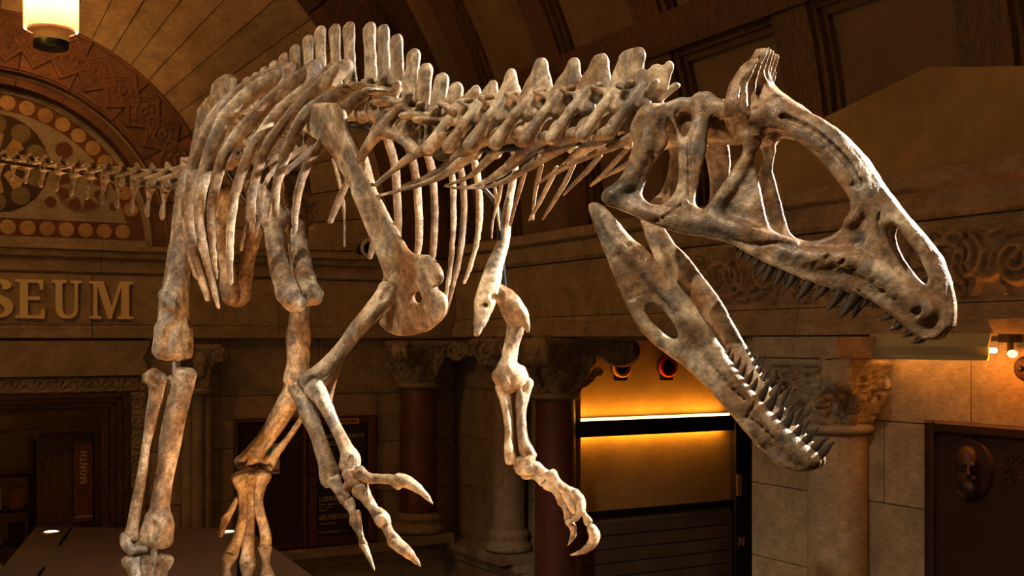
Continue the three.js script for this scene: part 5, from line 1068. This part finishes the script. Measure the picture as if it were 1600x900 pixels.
chestRib(432, [[420, 118, 11], [385, 138, 12], [350, 166, 13], [318, 212, 12], [301, 258, 10], [292, 300, 9], [291, 345, 8], [298, 395, 7.5], [308, 432, 6]], 0.18, { tone: { rust: 0.1 } });
chestRib(618, [[606, 160, 11], [590, 195, 9], [568, 240, 8], [545, 280, 7], [530, 312, 6.5], [517, 346, 6]], 0.08);
// two-headed rib at the base of the neck
{ const b = new Bone(0.012); b.px([[628, 166, 2.86, 8], [612, 182, 2.87, 10], [590, 208, 2.88, 10], [572, 232, 2.9, 8], [563, 250, 2.91, 7]]).px([[596, 208, 2.88, 8], [620, 212, 2.86, 9], [642, 228, 2.84, 9], [655, 240, 2.83, 6]]).px([[625, 168, 2.86, 6], [650, 180, 2.84, 5], [668, 196, 2.82, 6], [668, 228, 2.82, 8]]); bonePart('chest_rib', b.geo(0.004), SK, { grey: 0.05, seed: 4 }); }
// far side
chestRib(520, [[566, 240, 8], [578, 280, 7], [588, 325, 7], [586, 368, 6.5], [578, 402, 5]], 0.12, { tone: { pale: 0.1 } });
chestRib(545, [[600, 200, 8], [616, 255, 8], [620, 302, 7.5], [622, 348, 7], [620, 385, 6], [608, 420, 5], [597, 446, 3.6]], 0.14, { tone: { pale: 0.1 } });
chestRib(570, [[630, 200, 8], [647, 260, 8], [653, 313, 7.5], [655, 366, 7], [652, 398, 6.4], [646, 440, 5]], 0.12, { tone: { pale: 0.1 } });
chestRib(590, [[655, 205, 8], [674, 262, 7.5], [679, 320, 7], [678, 375, 6.5], [674, 410, 6], [668, 440, 5]], 0.12, { tone: { pale: 0.1 } });
chestRib(610, [[688, 210, 7], [705, 262, 6], [709, 330, 5.6], [706, 393, 5.2], [700, 445, 4.6], [696, 488, 3.4]], 0.12, { tone: { pale: 0.08 } });
chestRib(622, [[700, 205, 7], [720, 262, 6.4], [725, 330, 6.2], [718, 401, 6.2], [707, 446, 5.4], [697, 490, 3.6]], 0.12);
chestRib(640, [[728, 215, 7], [744, 265, 7], [750, 325, 6.8], [745, 375, 5.6], [736, 413, 4.6], [725, 442, 3.8]], 0.1, { tone: { pale: 0.15 } });
chestRib(480, [[520, 250, 4], [534, 300, 3.4], [538, 345, 3.2], [538, 384, 2.6]], 0.1);
for (const [sp, x, y] of [[470, 428, 300], [455, 408, 330], [440, 384, 350]]) chestRib(sp, [[sp + 20, 230, 6], [x + 12, 275, 5], [x, y, 4], [x - 8, y + 40, 3]], 0.1);

/* ---------------------------------------------------------------- shoulder blades */
{
  const D = P(650, 510, 2.83).sub(P(505, 165, 3.12)), n = RIGHT.clone().addScaledVector(D, -RIGHT.dot(D) / D.lengthSq()).normalize(), C = P(585, 345, 2.97);
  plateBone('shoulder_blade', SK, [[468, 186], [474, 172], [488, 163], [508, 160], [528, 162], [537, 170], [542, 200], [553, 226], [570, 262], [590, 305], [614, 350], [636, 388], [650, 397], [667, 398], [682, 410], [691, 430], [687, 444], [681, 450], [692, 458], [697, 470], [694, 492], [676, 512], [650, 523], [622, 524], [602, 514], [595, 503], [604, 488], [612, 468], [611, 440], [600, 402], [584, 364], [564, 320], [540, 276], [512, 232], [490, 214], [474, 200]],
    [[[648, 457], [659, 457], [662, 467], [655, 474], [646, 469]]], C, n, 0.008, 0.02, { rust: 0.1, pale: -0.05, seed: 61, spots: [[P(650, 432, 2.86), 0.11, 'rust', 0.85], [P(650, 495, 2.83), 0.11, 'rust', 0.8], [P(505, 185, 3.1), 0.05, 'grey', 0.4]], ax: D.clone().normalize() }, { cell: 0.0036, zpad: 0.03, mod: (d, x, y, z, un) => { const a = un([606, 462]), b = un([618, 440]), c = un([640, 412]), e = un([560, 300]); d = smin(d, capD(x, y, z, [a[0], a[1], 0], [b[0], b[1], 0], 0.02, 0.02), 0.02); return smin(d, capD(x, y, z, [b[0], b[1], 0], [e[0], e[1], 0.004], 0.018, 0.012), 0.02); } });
}
limbBone('shoulder_blade', SK, [[806, 262, 3.1, 5], [798, 300, 3.06, 7], [791, 340, 3.02, 9], [786, 380, 2.98, 11], [774, 412, 2.95, 14], [766, 442, 2.93, 18], [758, 470, 2.92, 18], [752, 495, 2.91, 13], [745, 520, 2.9, 6]], b => b.cut(P(771, 464, 2.86), P(771, 464, 2.95), 0.007, 0.007).cut(P(759, 477, 2.86), P(759, 477, 2.95), 0.006, 0.006), { pale: 0.4 }, { k: 0.02, flat: [v3(0.5, 0, -0.86), 0.7] });

/* ---------------------------------------------------------------- forelimbs */
function digit(parent, segs, claw, o = {}) {
  for (const s of segs) { const b = new Bone(0.006); b.px(s, null, 3); const e = s[s.length - 1], a = s[0]; b.cap(P(a[0], a[1], a[2]), P(a[0], a[1], a[2]), a[3] * 1.05 * a[2] / F, a[3] * 1.05 * a[2] / F); knuckles(b, s, 0.95); bonePart('finger_bone', b.geo(0.0032), parent, { seed: s[0][0], ...o }); }
  if (claw) { const b = new Bone(0.005); b.px(claw, null, 4); bonePart('claw', b.geo(0.003), parent, { seed: claw[0][1], ...o }); }
}
{ // near arm
  const g = partGroup('forelimb', 'forelimb reaching forward with three spread clawed fingers');
  limbBone('upper_arm_bone', g, [[606, 456, 2.9, 14], [598, 470, 2.9, 17], [578, 492, 2.9, 15], [556, 516, 2.91, 12.5], [534, 546, 2.92, 12], [514, 572, 2.92, 15], [494, 590, 2.92, 17], [482, 600, 2.92, 14]], b => b.px([[596, 474, 2.88, 9], [574, 502, 2.87, 10], [556, 526, 2.88, 7]]).px([[524, 570, 2.94, 10], [515, 600, 2.95, 9], [513, 626, 2.95, 7]]), { pale: -0.02, seed: 5 });
  limbBone('ulna', g, [[462, 606, 2.93, 9], [470, 622, 2.92, 12], [483, 650, 2.9, 14], [497, 682, 2.88, 12], [507, 712, 2.86, 13], [514, 738, 2.85, 15], [516, 748, 2.85, 12]], null, { pale: 0.05 });
  limbBone('radius', g, [[492, 608, 2.9, 13], [502, 622, 2.89, 13], [514, 645, 2.88, 10.5], [526, 670, 2.87, 9.5], [539, 696, 2.85, 11], [548, 716, 2.84, 15], [546, 727, 2.84, 13]], null, { pale: 0.08 });
  { const b = new Bone(0.006); b.amp = 0.004; b.px([[545, 740, 2.83, 11], [556, 752, 2.82, 12], [566, 762, 2.81, 10]]).px([[548, 756, 2.83, 9], [540, 764, 2.83, 7]]); bonePart('wrist_bone', b.geo(0.0034), g, { rust: 0.05 }); }
  digit(g, [[[562, 740, 2.81, 10], [574, 747, 2.8, 9], [592, 748, 2.79, 7.5], [610, 749, 2.78, 8], [622, 753, 2.77, 10]]], [[624, 749, 2.77, 10.5], [636, 753, 2.76, 10], [650, 761, 2.75, 8], [664, 773, 2.74, 5], [676, 787, 2.73, 1.5]]);
  digit(g, [[[564, 766, 2.81, 12], [574, 780, 2.8, 9.5], [584, 795, 2.79, 8], [593, 805, 2.79, 10]], [[598, 812, 2.78, 10.5], [604, 824, 2.78, 8.5], [610, 835, 2.77, 8.5], [615, 844, 2.77, 9.5]]], [[617, 847, 2.77, 10.5], [628, 856, 2.76, 10], [638, 864, 2.75, 8.5], [648, 874, 2.75, 5.5], [657, 885, 2.74, 1.5]]);
  digit(g, [[[522, 752, 2.84, 10], [530, 766, 2.83, 8.5], [538, 778, 2.82, 9]], [[545, 786, 2.82, 8], [551, 800, 2.81, 6], [554, 814, 2.81, 7.5]], [[558, 822, 2.81, 6.5], [564, 838, 2.8, 5], [567, 850, 2.8, 6]]], [[569, 853, 2.8, 6], [575, 866, 2.79, 4.5], [581, 880, 2.79, 3], [586, 892, 2.78, 1.2]]);
  limbBone('finger_bone', g, [[560, 800, 2.8, 4], [562, 812, 2.8, 3.4], [564, 822, 2.8, 2]], null, {}, { k: 0.004, amp: 0.0008, cell: 0.003 });
}
{ // far arm
  const g = partGroup('forelimb', 'forelimb hanging down with hooked claws');
  limbBone('upper_arm_bone', g, [[776, 456, 2.98, 10], [790, 466, 2.98, 16], [802, 486, 2.98, 19], [806, 510, 2.98, 14], [800, 538, 2.98, 12], [795, 562, 2.98, 13], [792, 582, 2.98, 18], [800, 594, 2.98, 18]], b => b.px([[800, 470, 2.96, 10], [814, 486, 2.95, 10], [822, 505, 2.95, 6], [825, 517, 2.95, 3]]).px([[778, 588, 2.98, 10], [786, 600, 2.98, 9]]).px([[812, 580, 2.98, 10], [818, 596, 2.98, 9]]), { rust: 0.3 });
  limbBone('ulna', g, [[786, 606, 2.98, 9], [790, 622, 2.98, 10], [794, 650, 2.97, 8], [795, 685, 2.96, 7.5], [797, 708, 2.95, 9], [798, 718, 2.95, 7]], null, { pale: 0.05 });
  limbBone('radius', g, [[820, 600, 2.98, 10], [817, 614, 2.98, 11], [814, 645, 2.97, 8], [816, 680, 2.96, 8], [822, 702, 2.95, 11], [826, 711, 2.95, 9]], null, { pale: 0.05 });
  { const b = new Bone(0.006); b.amp = 0.004; b.px([[812, 722, 2.95, 9], [828, 720, 2.94, 9]]).px([[808, 730, 2.95, 7], [818, 736, 2.94, 9], [834, 733, 2.93, 9]]); bonePart('wrist_bone', b.geo(0.0034), g, { rust: 0.1 }); }
  digit(g, [[[838, 732, 2.93, 9], [848, 738, 2.92, 8], [858, 746, 2.92, 8.5]], [[862, 744, 2.91, 9], [872, 756, 2.9, 7.5], [884, 766, 2.89, 8.5], [892, 772, 2.89, 9.5]]], [[899, 772, 2.88, 8.5], [906, 782, 2.88, 9], [908, 795, 2.87, 7], [902, 808, 2.87, 5], [892, 815, 2.87, 3], [884, 820, 2.87, 1.4]]);
  digit(g, [[[822, 740, 2.94, 8], [836, 744, 2.93, 6], [848, 752, 2.92, 7]], [[856, 758, 2.91, 7], [868, 768, 2.9, 5.5], [876, 778, 2.9, 6.5]], [[878, 784, 2.9, 6], [884, 796, 2.89, 5], [888, 808, 2.89, 6]]], [[889, 815, 2.89, 6.5], [895, 824, 2.88, 6], [896, 834, 2.88, 5], [892, 844, 2.88, 3.4], [887, 852, 2.88, 1.4]]);
  digit(g, [[[906, 790, 2.88, 5], [912, 802, 2.87, 4.5], [919, 815, 2.87, 6]]], [[925, 826, 2.86, 8], [929, 836, 2.86, 9], [926, 848, 2.86, 8], [916, 858, 2.86, 6], [904, 864, 2.86, 3.6], [892, 867, 2.86, 1.4]]);
  limbBone('finger_bone', g, [[884, 772, 2.89, 7], [892, 788, 2.88, 7], [898, 802, 2.88, 5]], null, {}, { k: 0.005, cell: 0.003 });
}

/* ---------------------------------------------------------------- hips */
{
  const g = partGroup('pelvis');
  plateBone('ilium', g, [[302, 250], [304, 220], [312, 185], [318, 164], [332, 147], [337, 132], [347, 120], [358, 114], [368, 121], [372, 140], [400, 152], [430, 190], [436, 236], [410, 262], [378, 250], [356, 268], [330, 276], [310, 270]], [], P(350, 200, 4.22), RIGHT, 0.012, 0.07, { grey: 0.25, pale: -0.1, seed: 8 }, { cell: 0.005, mod: (d, x, y, z) => d + 0.009 * Math.abs(N3(x * 26, y * 7, 5)) + 0.004 * N3(x * 60, y * 30, z * 60) });
  plateBone('ilium', g, [[390, 246], [398, 200], [410, 165], [430, 140], [460, 150], [486, 190], [490, 240], [470, 270], [440, 262], [420, 280], [400, 270]], [], P(440, 205, 4.42), RIGHT, 0.012, 0.07, { grey: 0.1, seed: 18 }, { cell: 0.006 });
  { const b = new Bone(0.03); b.amp = 0.005; b.fr = 24; b.px([[396, 268, 4.25, 24], [414, 305, 4.2, 22], [426, 345, 4.15, 17], [430, 385, 4.1, 14], [438, 425, 4.05, 16], [450, 455, 4.0, 18], [458, 470, 3.98, 16]]).px([[444, 462, 3.98, 10], [466, 474, 3.98, 10]]).px([[418, 330, 4.16, 14], [442, 342, 4.16, 14]]); bonePart('pubis', b.geo(0.0052), g, { grey: 0.12, seed: 28 }); }
  { const b = new Bone(0.03); b.amp = 0.005; b.fr = 24; b.px([[462, 268, 4.38, 20], [466, 305, 4.3, 20], [464, 345, 4.22, 17], [468, 385, 4.15, 14], [474, 420, 4.1, 15], [482, 450, 4.04, 17], [487, 462, 4.02, 15]]).px([[476, 466, 4.02, 9], [494, 462, 4.02, 9]]).px([[462, 330, 4.24, 13], [444, 344, 4.18, 13]]).px([[478, 320, 4.28, 12], [488, 330, 4.28, 9], [486, 352, 4.26, 7]]); bonePart('pubis', b.geo(0.0052), g, { grey: 0.1, seed: 38 }); }
  limbBone('ischium', g, [[404, 300, 4.5, 16], [402, 340, 4.52, 14], [394, 375, 4.54, 13], [386, 410, 4.56, 11], [380, 440, 4.58, 14], [374, 460, 4.6, 18], [368, 466, 4.6, 14]], null, { rust: 0.18 }, { k: 0.025, amp: 0.004 });
  limbBone('ischium', g, [[348, 300, 4.4, 14], [346, 340, 4.44, 12], [349, 380, 4.48, 11], [354, 415, 4.52, 12], [358, 445, 4.55, 15], [362, 462, 4.57, 16]], null, { rust: 0.25 }, { k: 0.025, amp: 0.004 });
}

/* ---------------------------------------------------------------- hindlimbs */
function foot(parent, mets, toes, tone) {
  for (const m of mets) limbBone('metatarsal', parent, m, null, tone, { k: 0.012 });
  for (const t of toes) {
    const segs = t.slice(0, -1), claw = t[t.length - 1];
    for (const s of segs) limbBone('toe_bone', parent, s, null, tone, { k: 0.008 });
    limbBone('claw', parent, claw, null, tone, { k: 0.008 });
  }
}
const floorPx = d => HY + 1.15 * F / d;
const toe = (x, y, d, dx, r) => { // toe bones running forward from a knuckle down to the deck
  const out = []; let X = x, Y = y, D = d; const n = 3;
  for (let k = 0; k < n; k++) { const D1 = D - 0.07, Y1 = k === 0 ? lerp(Y, floorPx(D1) - r * 1.2, 0.55) : floorPx(D1) - r * 1.25, X1 = X + dx; out.push([[X, Y, D, r], [(X + X1) / 2, (Y + Y1) / 2, (D + D1) / 2, r * 0.75], [X1, Y1, D1, r * 0.9]]); X = X1 + dx * 0.1; Y = Y1 + 1; D = D1 - 0.008; }
  out.push([[X, Y - 1, D, r * 0.95], [X + dx * 0.6, Y + 1, D - 0.05, r * 0.7], [X + dx, floorPx(D - 0.09) - 4, D - 0.09, 2]]);
  return out;
};
{ // near leg
  const g = partGroup('hindlimb', 'straight hind leg of grey and tan bones beside the ribs');
  limbBone('thigh_bone', g, [[318, 262, 4.22, 20], [300, 285, 4.21, 22], [289, 330, 4.2, 17], [283, 375, 4.2, 17], [278, 420, 4.2, 19], [273, 460, 4.2, 22], [271, 495, 4.2, 24], [270, 525, 4.2, 27], [269, 542, 4.2, 24]], b => b.px([[258, 520, 4.18, 15], [254, 545, 4.17, 13]]).px([[284, 520, 4.2, 15], [288, 545, 4.2, 13]]).px([[256, 460, 4.16, 8], [268, 478, 4.14, 9]]), { grey: 0.35, pale: 0.05 }, { amp: 0.007, k: 0.02 });
  mesh('steel_rod', new THREE.CylinderGeometry(0.016, 0.016, 0.10, 16).translate(0, 0, 0), M.steel, g).position.copy(P(275, 566, 4.2).sub(SKB));
  limbBone('shin_bone', g, [[288, 588, 4.2, 15], [286, 606, 4.2, 16], [276, 640, 4.2, 17], [266, 690, 4.2, 17], [258, 740, 4.2, 14], [250, 790, 4.2, 15], [248, 822, 4.2, 24], [246, 838, 4.2, 20]], b => b.px([[270, 600, 4.22, 14], [266, 640, 4.22, 13]]).px([[240, 812, 4.2, 13], [226, 832, 4.19, 10], [216, 850, 4.18, 8]]), { rust: 0.1 });
  limbBone('fibula', g, [[238, 590, 4.17, 12], [246, 598, 4.17, 13], [243, 620, 4.17, 11], [236, 655, 4.17, 9], [228, 700, 4.17, 7], [220, 750, 4.17, 8], [211, 800, 4.17, 9], [206, 835, 4.17, 10]], b => b.px([[230, 584, 4.17, 5], [250, 592, 4.17, 11]]), { rust: 0.12, pale: 0.05 });
  { const b = new Bone(0.015); b.px([[194, 838, 4.16, 7], [197, 850, 4.15, 9], [204, 860, 4.15, 7]]).px([[204, 858, 4.16, 6], [226, 858, 4.17, 6]]); bonePart('ankle_bone', b.geo(0.0052), g, { rust: 0.15 }); }
  mesh('steel_rod', new THREE.CylinderGeometry(0.016, 0.016, 0.09, 16), M.steel, g).position.copy(P(240, 862, 4.2).sub(SKB));
  foot(g, [[[206, 878, 4.19, 13], [212, 900, 4.18, 11], [212, 940, 4.15, 10], [208, 975, 4.12, 13]], [[231, 876, 4.2, 12], [231, 900, 4.19, 11], [232, 945, 4.15, 10], [232, 985, 4.12, 14]], [[256, 877, 4.21, 12], [251, 900, 4.2, 10], [254, 940, 4.16, 10], [260, 975, 4.13, 12]]],
    [toe(204, 988, 4.08, -9, 11), toe(232, 998, 4.08, 2, 12), toe(264, 988, 4.09, 12, 11)], { pale: 0.03 });
}
{ // far leg
  const g = partGroup('hindlimb', 'bent hind leg lit orange from below');
  limbBone('thigh_bone', g, [[440, 262, 4.42, 18], [455, 300, 4.46, 18], [464, 370, 4.5, 15], [468, 440, 4.52, 15], [469, 490, 4.53, 16], [466, 530, 4.54, 19], [466, 565, 4.54, 18], [465, 588, 4.54, 18]], null, { grey: 0.2, rust: 0.12 }, { amp: 0.006 });
  limbBone('shin_bone', g, [[460, 608, 4.56, 15], [452, 625, 4.57, 17], [439, 648, 4.58, 16], [420, 678, 4.6, 14], [402, 702, 4.62, 14], [388, 718, 4.63, 15], [378, 724, 4.63, 10]], b => b.px([[400, 716, 4.62, 11], [418, 724, 4.62, 8]]), { rust: 0.3 });
  limbBone('fibula', g, [[476, 640, 4.54, 6], [470, 656, 4.55, 5], [452, 682, 4.57, 5], [434, 705, 4.6, 6], [421, 722, 4.62, 9]], null, { rust: 0.3 });
  { const b = new Bone(0.015); b.px([[380, 733, 4.6, 6], [400, 735, 4.6, 5], [422, 732, 4.6, 5]]); bonePart('ankle_bone', b.geo(0.0052), g, { rust: 0.1 }); }
  mesh('steel_rod', new THREE.CylinderGeometry(0.011, 0.011, 0.56, 14), M.blackMetal, g).position.copy(P(374, 862, 4.66).sub(SKB));
  foot(g, [[[377, 748, 4.58, 13], [381, 768, 4.57, 10], [381, 800, 4.56, 8], [374, 834, 4.54, 9], [362, 864, 4.52, 10]], [[394, 746, 4.58, 9], [394, 775, 4.57, 8], [390, 815, 4.56, 8], [388, 850, 4.54, 10], [387, 876, 4.53, 11]], [[410, 745, 4.58, 11], [405, 765, 4.57, 9], [403, 785, 4.56, 8], [410, 815, 4.55, 8], [416, 840, 4.54, 9], [415, 850, 4.54, 8]]],
    [[[[358, 872, 4.5, 9], [354, 886, 4.49, 7], [352, 902, 4.48, 9]], ...toe(351, 908, 4.47, -6, 9)], [[[387, 886, 4.52, 11], [387, 905, 4.5, 9], [387, 925, 4.48, 11]], ...toe(387, 932, 4.47, 1, 11)], [[[414, 858, 4.53, 9], [416, 876, 4.51, 7], [418, 895, 4.49, 9]], ...toe(420, 905, 4.48, 8, 9)]], { pale: 0.03 });
  limbBone('toe_bone', g, [[370, 780, 4.57, 4], [362, 796, 4.56, 5], [354, 808, 4.55, 6]], null, {}, { k: 0.006 }); limbBone('toe_bone', g, [[352, 812, 4.55, 6], [348, 824, 4.54, 6], [345, 838, 4.53, 3]], null, {}, { k: 0.006 });
}
/* ---------------------------------------------------------------- steel that carries the mount */
{
  const rod = (pts, r) => mesh('support_rod', new THREE.TubeGeometry(new THREE.CatmullRomCurve3(pts.map(p => p.sub(SKB))), 40, r, 8), M.blackMetal, SK);
  rod([MP(1005, 212), MP(900, 222), MP(780, 232), MP(690, 230), MP(620, 215), MP(545, 195), MP(450, 205), MP(350, 250), P(240, 287, 5.06), P(120, 270, 5.96), P(-40, 246, 7.0)], 0.009);
  rod([MP(352, 262), P(470, 470, 4.62), P(466, 600, 4.66), P(402, 722, 4.72), P(392, floorPx(4.72) - 4, 4.72)], 0.01);
  rod([P(752, 290, 2.9), P(775, 320, 2.94), P(782, 380, 2.98), P(790, 470, 3.0)], 0.007);
}
renderer.render(scene, camera);
